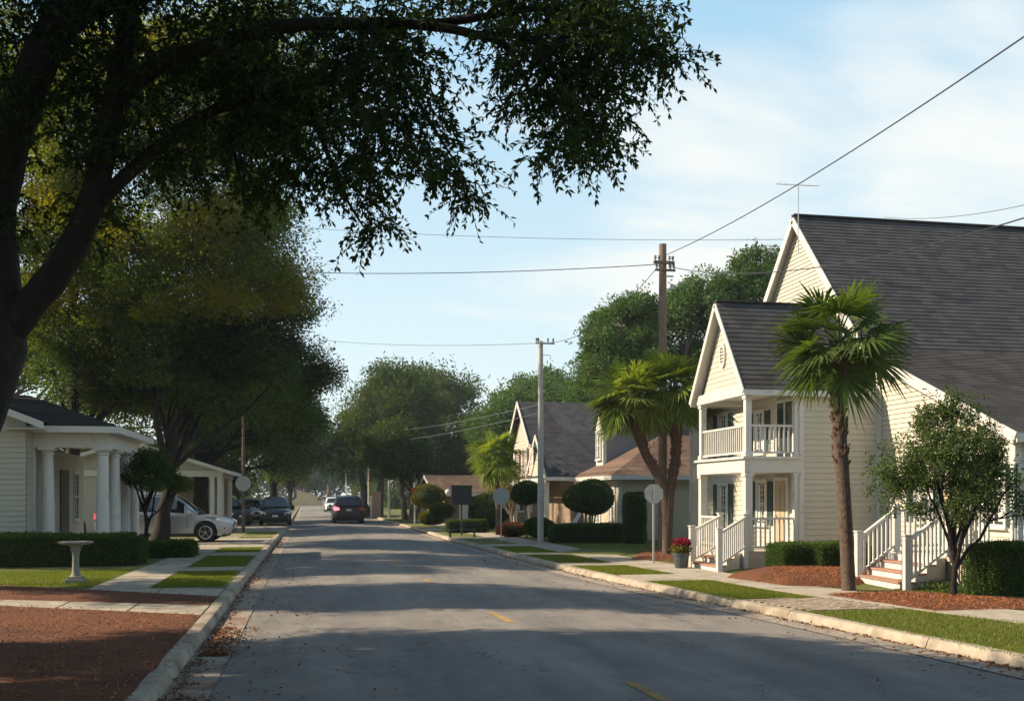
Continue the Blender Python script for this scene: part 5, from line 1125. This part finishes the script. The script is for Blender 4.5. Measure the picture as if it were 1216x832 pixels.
    obj('grille', g_, M['plastic'], root)
    for s_ in (1, -1):
        h_ = MB(); P = [(hl-.03, s_*.50, .60), (hl-.03, s_*.50, .71), (hl-.20, s_*W_/2*.84, .80), (hl-.52, s_*W_/2*.965, .86), (hl-.50, s_*W_/2*.975, .79), (hl-.16, s_*W_/2*.87, .66)]
        ex = Vector((.055, s_*.022, .035)); h_.prism(P, ex); obj('headlight', h_, M['lamp'], root, smooth=40)
        h_ = MB(); P = [(-hl-.0, s_*.58, .86), (-hl-.0, s_*.58, 1.0), (-hl+.06, s_*W_/2*.86, 1.08), (-hl+.30, s_*W_/2*.955, 1.02), (-hl+.27, s_*W_/2*.955, .90), (-hl+.05, s_*W_/2*.86, .82)]
        h_.prism(P, Vector((-.045, s_*.03, .0))); obj('tail_light', h_, M['tail_on' if lit and s_ > 0 else 'tail'], root, smooth=40)
        m_ = MB(); m_.lathe((.92, s_*(W_/2+.10), 1.08), [(.02, -.10), (.075, -.08), (.095, 0), (.075, .08), (.02, .10)], 10, axis='y'); m_.beam((.90, s_*W_/2*.9, 1.04), (.90, s_*(W_/2+.02), 1.06), .05, .04); obj('mirror', m_, M[paint_], root, smooth=50)
        for xx in (.28, -.78):
            m_ = MB(); m_.beam((xx-.13, s_*(halfw(0)*1.005), .90), (xx+.02, s_*(halfw(0)*1.005), .90), .03, .03); obj('door_handle', m_, M[paint_], root)
    for s_ in (1, -1):
        q_ = MB()
        for xx in (.86, -.12, -1.02):
            for (za, fa), (zb2, fb) in zip(((.30, .975), (.55, .99), (.80, 1.006), (.99, .985)), ((.55, .99), (.80, 1.006), (.99, .985), (1.0, .975))):
                if zb2 > za: q_.beam((xx-(.12 if xx < -.9 and za < .5 else 0), s_*halfw(xx)*fa, za), (xx-(.12 if xx < -.9 and zb2 < .5 else 0), s_*halfw(xx)*fb, zb2), .010, .012, up=Vector((1, 0, 0)))
        obj('door_seam', q_, M['plastic'], root)
    for x_, sx in ((hl+.018, 1), (-hl-.008, -1)):
        p_ = MB(); zz_ = .50 if sx > 0 else .80; p_.box((x_-.006, -.16, zz_), (x_+.006, .16, zz_+.12)); obj('number_plate', p_, M['plate'], root)
    for cx0 in (xf, xr_):
        for s_ in (1, -1):
            c0 = (cx0, s_*(W_/2-.115), RW); t_ = MB(); t_.lathe(c0, [(.235, -.10), (.30, -.112), (.345, -.10), (.36, -.06), (.36, .06), (.345, .10), (.30, .112), (.235, .10)], 32, axis='y')
            wo = obj('wheel', t_, M['tyre'], root, smooth=50)
            r_ = MB(); y_ = s_*.085; cc = Vector((cx0, c0[1]+y_, RW))
            r_.lathe((cx0, c0[1], RW), [(.24, y_-s_*.03), (.24, y_+s_*.016), (.215, y_+s_*.02), (.205, y_-s_*.03)], 32, axis='y'); r_.lathe((cx0, c0[1], RW), [(.055, y_-s_*.03), (.055, y_+s_*.012), (.02, y_+s_*.018)], 14, axis='y')
            for q in range(5):
                for da in (-.16, .16):
                    a = q*2*math.pi/5+.3+da; r_.beam(cc+Vector((math.cos(a-da*.6)*.045, 0, math.sin(a-da*.6)*.045)), cc+Vector((math.cos(a)*.222, 0, math.sin(a)*.222)), .034, .03, up=Vector((0, 1, 0)))
            obj('rim', r_, M['rim'], wo, smooth=30)
            b_ = MB(); b_.lathe((cx0, c0[1], RW), [(.235, y_-s_*.05), (.235, y_-s_*.045)], 24, axis='y'); obj('brake_disc', b_, M['plastic'], wo)
    if hatch:
        for s_ in (1, -1):
            m_ = MB(); m_.tube([(-hl+.75, s_*W_/2*.66, H_-.03), (-hl+.85, s_*W_/2*.66, H_+.045), (.0, s_*W_/2*.66, H_+.05), (.15, s_*W_/2*.66, H_-.04)], .016, 6); obj('roof_rail', m_, M['rim'], root)
    return root
def place(o, x, y, rz, z=LOT, s=1.0): o.location = (x, y, z); o.rotation_euler = (0, 0, rz); o.scale = (s, s, s)
c1 = make_car('parked_car', 'silver SUV parked side-on in the driveway behind the left porch', 'p_silver', L_=4.85, H_=1.80, cat='car', group='parked vehicles'); p_ = D(199, 37.6); place(c1, p_.x, p_.y, R(-3), LOT+.012)
c2 = make_car('parked_car', 'dark blue hatchback facing the camera, parked half on the left verge', 'p_navy', L_=4.4, W_=1.8, H_=1.62, group='parked vehicles'); p_ = D(327, 59.3); place(c2, p_.x, p_.y, R(-88))
c3 = make_car('driving_car', 'black-cherry SUV driving away in the right lane with its left tail lamp lit', 'p_maroon', L_=4.8, W_=1.92, H_=1.74, lit=True); p_ = D(412.5, 67.0); place(c3, p_.x, p_.y, R(90.5), .03, 1.04)
c4 = make_car('parked_car', 'small dark car beside the carport, nearer the left signpost', 'p_black', L_=4.3, W_=1.8, H_=1.6, group='parked vehicles'); p_ = D(284, 57); place(c4, p_.x-.9, p_.y+1.5, R(-60))
c5 = make_car('parked_car', 'grey car glimpsed between the carport and the dark blue hatchback', 'p_silver', L_=4.3, W_=1.75, H_=1.55, group='parked vehicles'); p_ = D(297, 64); place(c5, p_.x, p_.y, R(-85))
def recolour(root, m):
    for o in root.children_recursive:
        if o.type == 'MESH' and o.name.split('.')[0] in ('body', 'mirror', 'door_handle'): o.data = o.data.copy(); o.data.materials[0] = M[m]
for i, (px, d, pc, lab) in enumerate(((395, 112, 'p_white', 'nearest white car of the small line of cars in the far distance'), (398.5, 128, 'p_blue', 'blue-grey car second in the distant line of cars'), (402, 146, 'p_white', 'white car third in the distant line of cars'), (404, 168, 'p_black', 'dark car last in the distant line of cars'))):
    c = copy_tree(c2); recolour(c, pc); p_ = D(px, d); place(c, p_.x, p_.y, R(-90), .03); tag(c, lab, 'car', 'distant cars coming along the road')

# ------------------------------------------------------------------ street furniture
def octagon_sign(label, px, d, r, zc, m='signback', post_m='galv', turn=0.0, group='octagonal signs seen from behind'):
    b = D(px, d); root = thing('road_sign', (b.x, b.y, LOT), label, 'road sign', group)
    p_ = MB(); p_.box((b.x-.022, b.y-.018, LOT-.05), (b.x+.022, b.y+.018, zc+r*.75)); obj('post', p_, M[post_m], root)
    q = MB(); ca, sa = math.cos(turn), math.sin(turn)
    P = [(b.x+ca*math.cos(a)*r-sa*-.02, b.y+sa*math.cos(a)*r-.028, zc+math.sin(a)*r) for a in [math.pi/8+k*math.pi/4 for k in range(8)]]; q.prism(P, (0, -.006, 0)); obj('plate', q, M[m], root)
    q = MB(); q.box((b.x-r*.8, b.y-.055, zc+r*.38), (b.x+r*.8, b.y-.0345, zc+r*.38+.03)); q.box((b.x-r*.8, b.y-.055, zc-r*.42), (b.x+r*.8, b.y-.0345, zc-r*.42+.03)); q.box((b.x-.03, b.y-.07, zc-r*.6), (b.x+.03, b.y-.0555, zc+r*.7)); obj('bracket', q, M['galv'], root)
    return root
octagon_sign('grey octagonal sign plate on a thin post beside the twin-trunk palm', 776, 25.6, .26, ZY(586, 25.6))
octagon_sign('pale blue octagonal sign plate on a brownish post between the small palm and the kerb', 595, 37.5, .33, ZY(589, 37.5))
b = D(289, 46); pl = thing('street_pole', (b.x, b.y, LOT), 'slim dark pole on the left verge carrying a round grey sign', 'pole')
m_ = MB(); m_.tube([(b.x, b.y, LOT-.1), (b.x, b.y, ZY(487, 46))], [.09, .06], 10); obj('shaft', m_, M['bark'], pl)
m_ = MB(); m_.lathe((b.x, b.y-.12, ZY(574, 46)), [(.33, -.008), (.34, 0), (.33, .008)], 28, axis='y'); sg = obj('sign_plate', m_, M['signback'], pl)
m_ = MB(); m_.box((b.x-.2, b.y-.11, ZY(574, 46)-.02), (b.x+.2, b.y-.06, ZY(574, 46)+.02)); obj('bracket', m_, M['galv'], sg)
# pole with red and white plates in the distance
b = D(492.5, 62); rs = thing('sign_pole', (b.x, b.y, LOT), 'grey pole with a round red plate over a small white plate', 'road sign')
m_ = MB(); m_.tube([(b.x, b.y, LOT), (b.x, b.y, ZY(573, 62))], .055, 8); obj('post', m_, M['galv'], rs)
m_ = MB(); m_.lathe((b.x, b.y-.08, ZY(583, 62)), [(.24, -.01), (.24, .01)], 20, axis='y'); obj('red_plate', m_, M['red'], rs)
m_ = MB(); m_.box((b.x-.26, b.y-.09, ZY(598, 62)), (b.x+.2, b.y-.075, ZY(592, 62))); obj('white_plate', m_, M['white'], rs)
# utility poles
def util(name, label, px, d, top_y, m, r0, r1, arms):
    b = D(px, d); zt = ZY(top_y, d); root = thing(name, (b.x, b.y, LOT), label, 'utility pole', 'utility poles on the right verge')
    m_ = MB(); m_.tube([(b.x, b.y, LOT-.2), (b.x, b.y, zt/2), (b.x, b.y, zt)], [r0, (r0+r1)/2, r1], 14); obj('shaft', m_, M[m], root, smooth=60)
    for (py, l0, l1, th) in arms:
        z = ZY(py, d); a = MB(); a.box((b.x-l0, b.y-r1-.09, z-th/2), (b.x+l1, b.y-r1-.005, z+th/2)); ao = obj('crossarm', a, M['pole_wood' if m == 'pole_wood' else 'galv'], root)
        for q in (-l0+.05, -l0*.5, l1*.5, l1-.05):
            i_ = MB(); i_.lathe((b.x+q, b.y-r1-.05, z+th/2), [(.018, 0), (.02, .05), (.045, .07), (.045, .10), (.03, .12), (.045, .14), (.02, .17)], 10); obj('insulator', i_, M['conc_st'], ao, smooth=40)
    return root, b, zt
pA_, bA, zA = util('utility_pole', 'tall brown wooden utility pole behind the twin-trunk palm, wires meeting at its top', 787, 31.5, 290, 'pole_wood', .15, .115, ((313, .35, .32, .09), (322, .30, .35, .06)))
m_ = MB(); m_.lathe((bA.x+.22, bA.y-.2, ZY(345, 31.5)), [(.03, -.02), (.05, 0), (.05, .16), (.03, .18)], 10); m_.box((bA.x+.02, bA.y-.22, ZY(330, 31.5)), (bA.x+.28, bA.y-.16, ZY(330, 31.5)+.04)); obj('bracket', m_, M['galv'], pA_)
m_ = MB(); m_.tube([(bA.x-.12, bA.y-.14, ZY(306, 31.5)), (bA.x-.2, bA.y-.18, ZY(312, 31.5)), (bA.x-.1, bA.y-.2, ZY(320, 31.5)), (bA.x+.18, bA.y-.2, ZY(322, 31.5)), (bA.x+.25, bA.y-.16, ZY(314, 31.5))], .012, 5); obj('cable_loop', m_, M['wire'], pA_)
pB_, bB, zB = util('utility_pole', 'pale grey utility pole with a short crossarm beside the clipped lollipop shrub', 642, 38.2, 405, 'pole_grey', .125, .09, ((408, .24, .50, .06),))
m_ = MB(); m_.tube([(bB.x+.05, bB.y-.1, ZY(422, 38.2)), (bB.x+.33, bB.y-.15, ZY(422, 38.2)), (bB.x+.36, bB.y-.15, ZY(427, 38.2))], .012, 5); obj('bracket', m_, M['galv'], pB_)
for px, d, ty, lab in ((438, 92, 548, 'thin grey pole right of the dark SUV, nearer the brick pillar'), (411, 150, 556, 'thin grey pole just above the distant cars'), (462, 80, 520, 'slim dark pole among the pale stems of the massive tree')):
    b = D(px, d); m_ = MB(); m_.tube([(b.x, b.y, 0), (b.x, b.y, ZY(ty, d))], [.11, .07], 8); o = thing('utility_pole', (b.x, b.y, 0), lab, 'utility pole', 'thin poles in the distance'); obj('shaft', m_, M['pole_grey'], o)
    m_ = MB(); m_.box((b.x-.5, b.y-.1, ZY(ty, d)-.4), (b.x+.5, b.y-.03, ZY(ty, d)-.3)); obj('crossarm', m_, M['galv'], o)
# wires
def wire(label, a, b_, sag, r=.011, m='wire', group='overhead wires'):
    a, b_ = Vector(a), Vector(b_); P = [a.lerp(b_, t)-Vector((0, 0, sag*4*t*(1-t))) for t in np.linspace(0, 1, 25)]
    m_ = MB(); m_.tube(P, r, 5); o = obj('power_line', m_, M[m], None); return tag(o, label, 'wire', group)
def WP(px, py, d): v = D(px, d); return (v.x, v.y, ZY(py, d))
tA = (bA.x, bA.y-.2, ZY(305, 31.5)); tA2 = (bA.x-.25, bA.y-.2, ZY(316, 31.5)); tA3 = (bA.x+.3, bA.y-.2, ZY(319, 31.5)); tB = (bB.x+.4, bB.y-.1, zB-.05)
wire('thick black wire climbing from the wooden pole to the upper right corner', tA, WP(1330, -35, 11), .25, .012)
wire('wire passing in front of the big charcoal roof to the right edge', tA3, WP(1330, 222, 13), .55, .012)
wire('level wire running from the wooden pole left into the autumn tree', tA2, WP(240, 318, 40), .25, .013)
wire('faint wire high across the open sky between the left tree and the big gable', WP(250, 262, 45), WP(960, 284, 36), .3, .009, 'wire_l')
wire('faint low wire from the left tree to the grey pole', WP(330, 397, 60), (bB.x-.2, bB.y-.1, zB-.1), .3, .011, 'wire_l')
wire('short wire linking the grey pole with the wooden pole', tB, (bA.x-.3, bA.y-.2, ZY(322, 31.5)), .5, .010)
wire('faint wire from above the charcoal roof ridge to the right edge', WP(1050, 258, 32), WP(1330, 212, 20), .3, .009, 'wire_l')
wire('upper of two wires sloping across the dark wood to the grey pole', (bB.x, bB.y-.1, ZY(480, 38.2)), WP(432, 512, 97), .35, .014, 'wire_l')
wire('lower of two wires sloping across the dark wood to the grey pole', (bB.x, bB.y-.1, ZY(490, 38.2)), WP(432, 524, 97), .35, .014, 'wire_l')
# birdbath
b = G(90, 691); bb = thing('birdbath', (b.x, b.y, LOT), 'weathered stone birdbath on a square foot at the edge of the left mulch bed', 'birdbath')
sc_ = F/( b.x*S_+b.y*C_); hh = (691-643)/sc_
m_ = MB(); m_.box((b.x-.17, b.y-.17, LOT-.02), (b.x+.17, b.y+.17, LOT+.07)); m_.box((b.x-.13, b.y-.13, LOT+.071), (b.x+.13, b.y+.13, LOT+.12)); obj('foot', m_, M['conc_st'], bb, bevel=.01)
m_ = MB(); m_.lathe((b.x, b.y, LOT+.12), [(.12, 0), (.085, .04), (.07, .10), (.062, hh*.5), (.075, hh-.32), (.10, hh-.28), (.085, hh-.24), (.13, hh-.19)], 20); obj('pedestal', m_, M['conc_st'], bb, smooth=40)
m_ = MB(); m_.lathe((b.x, b.y, LOT+hh-.07), [(.12, 0), (.26, .02), (.33, .05), (.335, .075), (.31, .08), (.24, .055), (.08, .04)], 28); obj('bowl', m_, M['conc_st'], bb, smooth=40)
# pot with flowers
b = D(809, 23.9); pt = thing('flower_pot', (b.x, b.y, LOT), 'slate blue pot of crimson flowers beside the first white steps', 'flower pot')
m_ = MB(); m_.lathe((b.x, b.y, LOT), [(.13, 0), (.145, .02), (.19, .30), (.21, .31), (.215, .36), (.19, .37), (.18, .33)], 24); obj('pot', m_, M['pot'], pt, smooth=40)
g = np.random.default_rng(9); n = 900; P = unit(g.normal(size=(n, 3)))*g.random((n, 1))**.4*np.array([.25, .25, .17])+np.array([0, 0, .46]); link('leaves', quads_mesh('leaves', leaf_quads(P, .06, .6, g=g), M['leaf_gold']), pt)
n = 1100; P = unit(g.normal(size=(n, 3)))*g.random((n, 1))**.35*np.array([.20, .19, .11])+np.array([.02, 0, .60]); P = P[P[:, 2] > .54]; link('blossoms', quads_mesh('blossoms', leaf_quads(P, .055, .9, g=g), M['flower']), pt)
# board on a post with a ring lamp, and the low bench at its foot
b = D(548, 44); bp2 = thing('notice_board', (b.x, b.y, LOT), 'dark square board on a black post with a small white globe at its side', 'sign board')
m_ = MB(); m_.tube([(b.x, b.y, LOT), (b.x, b.y, ZY(590, 44))], .04, 8); obj('post', m_, M['steel'], bp2)
m_ = MB(); m_.box((b.x-.45, b.y-.06, ZY(599, 44)), (b.x+.45, b.y+.02, ZY(577, 44))); m_.box((b.x-.5, b.y-.08, ZY(577, 44)+.001), (b.x+.5, b.y+.04, ZY(577, 44)+.05)); obj('board', m_, M['steel'], bp2, bevel=.01)
m_ = MB(); m_.lathe((b.x-.6, b.y-.05, ZY(584, 44)), [(.13*math.sin(t), -.13*math.cos(t)) for t in np.linspace(.1, 3.04, 9)], 16); obj('globe', m_, M['white'], bp2, smooth=60)
b = D(549, 41.5); be = thing('park_bench', (b.x, b.y, LOT), 'low black bench on the verge beneath the dark square board', 'bench'); hb = .22
m_ = MB(); [m_.box((b.x-.55, b.y-.2+k*.1, LOT+.30), (b.x+.55, b.y-.12+k*.1, LOT+.33)) for k in range(4)]; obj('seat', m_, M['steel'], be)
m_ = MB(); [m_.box((b.x-.55, b.y+.20, LOT+.42+k*.09), (b.x+.55, b.y+.22, LOT+.47+k*.09)) for k in range(2)]; obj('backrest', m_, M['steel'], be)
for sx in (-.5, .5):
    m_ = MB(); m_.box((b.x+sx-.02, b.y-.2, LOT), (b.x+sx+.02, b.y-.16, LOT+.3)); m_.box((b.x+sx-.02, b.y+.18, LOT), (b.x+sx+.02, b.y+.199, LOT+.56)); m_.box((b.x+sx-.02, b.y-.159, LOT+.26), (b.x+sx+.02, b.y+.179, LOT+.29)); obj('leg', m_, M['steel'], be)
# gate pillars by the wood
b = D(447, 82); m_ = MB(); m_.box((b.x-.35, b.y-.3, 0), (b.x+.35, b.y+.3, 2.0)); m_.box((b.x-.42, b.y-.37, 2.001), (b.x+.42, b.y+.37, 2.15)); o = thing('gate_pillar', (b.x, b.y, 0), 'pink brick gate pillar with a white board on its left face, beside the dark wood', 'pillar'); obj('pillar', m_, M['pinkbr'], o)
m_ = MB(); m_.box((b.x-.5, b.y-.4, 0), (b.x-.36, b.y-.2, 1.75)); obj('board', m_, M['white'], o)
b = D(433, 92); m_ = MB(); m_.lathe((b.x+.6, b.y, 0), [(.10, 0), (.10, .9), (.2, .95), (.25, 1.15), (.2, 1.35), (.05, 1.4)], 12); tag(obj('mailbox', m_, M['white'], None, smooth=40), 'white rounded mailbox on a post just right of the dark SUV', 'mailbox')
# fire hydrant-like stump near the pole foot
b = D(476, 60); m_ = MB()
# ------------------------------------------------------------------ garden shrubs, palms
hz_ = lambda d, py: ZY(py, d)
hedge('clipped_hedge', 'long dark clipped hedge in front of the left columned porch', (-8.0, 26.8, LOT), (7.6, 1.5, .74), n=52000, size=.045, seed=4)
hedge('clipped_hedge', 'low dark clipped block at the foot of the small round tree', (-3.98, 29.6, LOT), (1.3, 1.2, .42), n=9000, size=.05, seed=5)
hedge('box_hedge', 'box hedge against the cream side wall, left of the tall palm', (D(940, 22.2).x, D(940, 22.2).y, .2), (.95, .8, .58), n=16000, size=.032, seed=6, shape='box', rot=.1, group='box hedges below the cream side wall')
hedge('box_hedge', 'box hedge against the cream side wall, passing behind the tall palm trunk', (D(993, 22.1).x, D(993, 22.1).y, .2), (1.35, .8, .60), n=20000, size=.032, seed=7, rot=.1, group='box hedges below the cream side wall')
hedge('box_hedge', 'tall sunlit box hedge at the right edge of the picture', (12.4, 15.2, LOT), (3.2, .62, .92), n=38000, size=.034, seed=8)
hedge('box_hedge', 'long clipped hedge along the cottage front, beneath the mushroom-shaped shrub', (D(696, 37).x, D(696, 37).y, LOT), (2.75, .9, .66), n=26000, size=.045, seed=9, rot=-.1)
hedge('columnar_shrub', 'tall clipped cylinder of box at the cottage corner', (D(753, 36.3).x, D(753, 36.3).y, LOT), (.80, .80, 1.80), n=16000, size=.045, shape='cyl', seed=10)
def topiary(label, px, d, py0, py1, w, stem_r, leafm='leaf_hedge', seed=1, n=12000, stems=1):
    z0, z1 = ZY(py1, d), ZY(py0, d); p_ = D(px, d); root = hedge('topiary_tree', label, (p_.x, p_.y, z0), (w, w*.95, z1-z0), leafm, n=n, size=.05, shape='dome', seed=seed, cat='topiary'); m_ = MB(); g = np.random.default_rng(seed)
    for k in range(stems):
        a = (k-(stems-1)/2); m_.tube(curve_pts((p_.x+a*.05, p_.y, LOT-.03), (p_.x+a*.16, p_.y+.05*a, z0+.2), 0, 5, g, .03), stem_r, 7)
    obj('trunk', m_, M['bark_y'], root); return root
topiary('wide mushroom-shaped clipped shrub on several stems behind the long hedge', 699.5, 38.3, 571, 613, 1.9, .035, seed=11, n=20000, stems=5)
topiary('dark lollipop shrub on one pale stem beside the grey utility pole', 625, 40, 572, 601, 1.25, .05, 'leaf_dark', seed=12)
hedge('round_bush', 'round grey-green bush at the foot of the grey utility pole', (D(640, 39.5).x, D(640, 39.5).y, LOT), (1.25, 1.2, .85), 'leaf_hedge', n=12000, size=.05, shape='dome', seed=13, cat='bush')
hedge('round_bush', 'red-brown bush left of the grey utility pole', (D(608, 42).x, D(608, 42).y, LOT), (1.3, 1.0, .6), 'leaf_red', n=9000, size=.055, shape='dome', seed=14, cat='bush')
hedge('round_bush', 'dark dome-shaped bush by the pink gate stones in front of the bungalow', (D(524, 56).x, D(524, 56).y, LOT+.4), (1.35, 1.2, .85), 'leaf_dark', n=9000, size=.07, shape='dome', seed=15, cat='bush')
hedge('round_bush', 'bright yellow-green bush just left of the bungalow drive', (D(511, 57).x, D(511, 57).y, LOT), (1.4, 1.1, .8), 'leaf_gold', n=8000, size=.07, shape='dome', seed=16, cat='bush')
hedge('box_hedge', 'low clipped hedge behind the black bench', (D(554, 47).x, D(554, 47).y, LOT), (1.9, .8, .55), 'leaf_hedge', n=14000, size=.055, seed=17)
hedge('round_bush', 'sparse olive bush above the yellow-green one, before the bungalow', (D(508, 62).x, D(508, 62).y, 1.0), (2.0, 1.4, 1.5), 'leaf_gold', n=9000, size=.08, shape='dome', seed=18, cat='bush')
hedge('round_bush', 'dark tall bush right of the bungalow garage, behind the small palm', (D(580, 50).x, D(580, 50).y, LOT), (2.0, 1.4, 1.9), 'leaf_dark', n=14000, size=.07, shape='dome', seed=19, cat='bush')
tree('bare_shrub', 'twiggy rust and olive shrub between the small palm and the cottage', Bz(608, 47), .06, 1.0, [CL(575, 640, 555, 612, 47, 1.0)], 'leaf_gold', barkm='bark_y', ncl=60, per=60, crad=.45, size=.07, limbs=16, seed=71, cat='shrub')
tree('crape_myrtle', 'loose feathery young tree on a forked stem in front of the right-hand porch', Bz(1130, 16.9), .055, .95, [CL(1040, 1215, 500, 650, 16.7, 1.05), CL(1070, 1200, 465, 600, 16.7, .85), CL(1110, 1232, 550, 645, 16.5, .8)], 'leaf_crape', barkm='bark_fg', ncl=230, per=110, crad=.24, size=.052, limbs=10, seed=72, shell=.25, cat='small tree', sprigs=800, flat=.9)
g = np.random.default_rng(3)
def P3(px, py, d): v = D(px, d); return (v.x, v.y, ZY(py, d))
b = D(1008, 18.3)
palm('fan_palm', 'single tall fan palm with a rough dark trunk in front of the cream side wall', (b.x, b.y, LOT), [([(b.x, b.y, LOT-.05), P3(1003, 600, 18.3), P3(996, 495, 18.3), P3(996, 409, 18.3)], 1.40, 30)], 'palm_leaf', 81, 'fan palms', tr=.122, emin=-38)
b = D(792, 29.0)
palm('fan_palm', 'twin-trunk fan palm with two joined crowns in front of the wooden pole', (b.x, b.y, LOT), [([(b.x, b.y, LOT-.05), P3(789, 585, 29.0), P3(763, 530, 29.0), P3(749, 474, 29.0)], 1.42, 48), ([(b.x, b.y, LOT-.05), P3(795, 590, 29.0), P3(803, 535, 29.2), P3(799, 464, 29.4)], 1.45, 50)], 'palm_leaf_y', 82, 'fan palms', tr=.14, emin=-42)
b = D(592, 44)
palm('fan_palm', 'small far fan palm with a slim pale trunk behind the pale blue sign', (b.x, b.y, LOT), [([(b.x, b.y, LOT-.05), P3(591, 590, 44), P3(588, 560, 44), P3(590, 540, 44)], 1.45, 34)], 'palm_leaf_y', 83, 'fan palms', tr=.13, emin=-60, boots=False)
# ground cover below the crape myrtle
P = rng.uniform((10.6, 15.6), (11.5, 17.2), (1500, 2)); P3_ = np.column_stack([P, LOT+rng.random(1500)*.16]); tag(link('ground_cover', quads_mesh('ground_cover', leaf_quads(P3_, .05, .5), M['leaf_crape'])), 'low leafy ground cover beside the near porch steps', 'ground cover', kind='stuff')
# ------------------------------------------------------------------ thin evening haze over the whole street
m_ = MB(); m_.box((-560, -62, -1.0), (560, 420, 24.0))
hm = bpy.data.materials.new('haze'); hm.use_nodes = True; ht = hm.node_tree; ht.nodes.clear()
ho = ht.nodes.new('ShaderNodeOutputMaterial'); hv = ht.nodes.new('ShaderNodeVolumePrincipled'); hv.inputs['Color'].default_value = (0.88, 0.94, 1.0, 1); hv.inputs['Density'].default_value = 0.0005; hv.inputs['Anisotropy'].default_value = 0.2
ht.links.new(hv.outputs[0], ho.inputs['Volume']); hzo = tag(obj('haze', m_, hm), kind='stuff')
sc.cycles.volume_bounces = 0
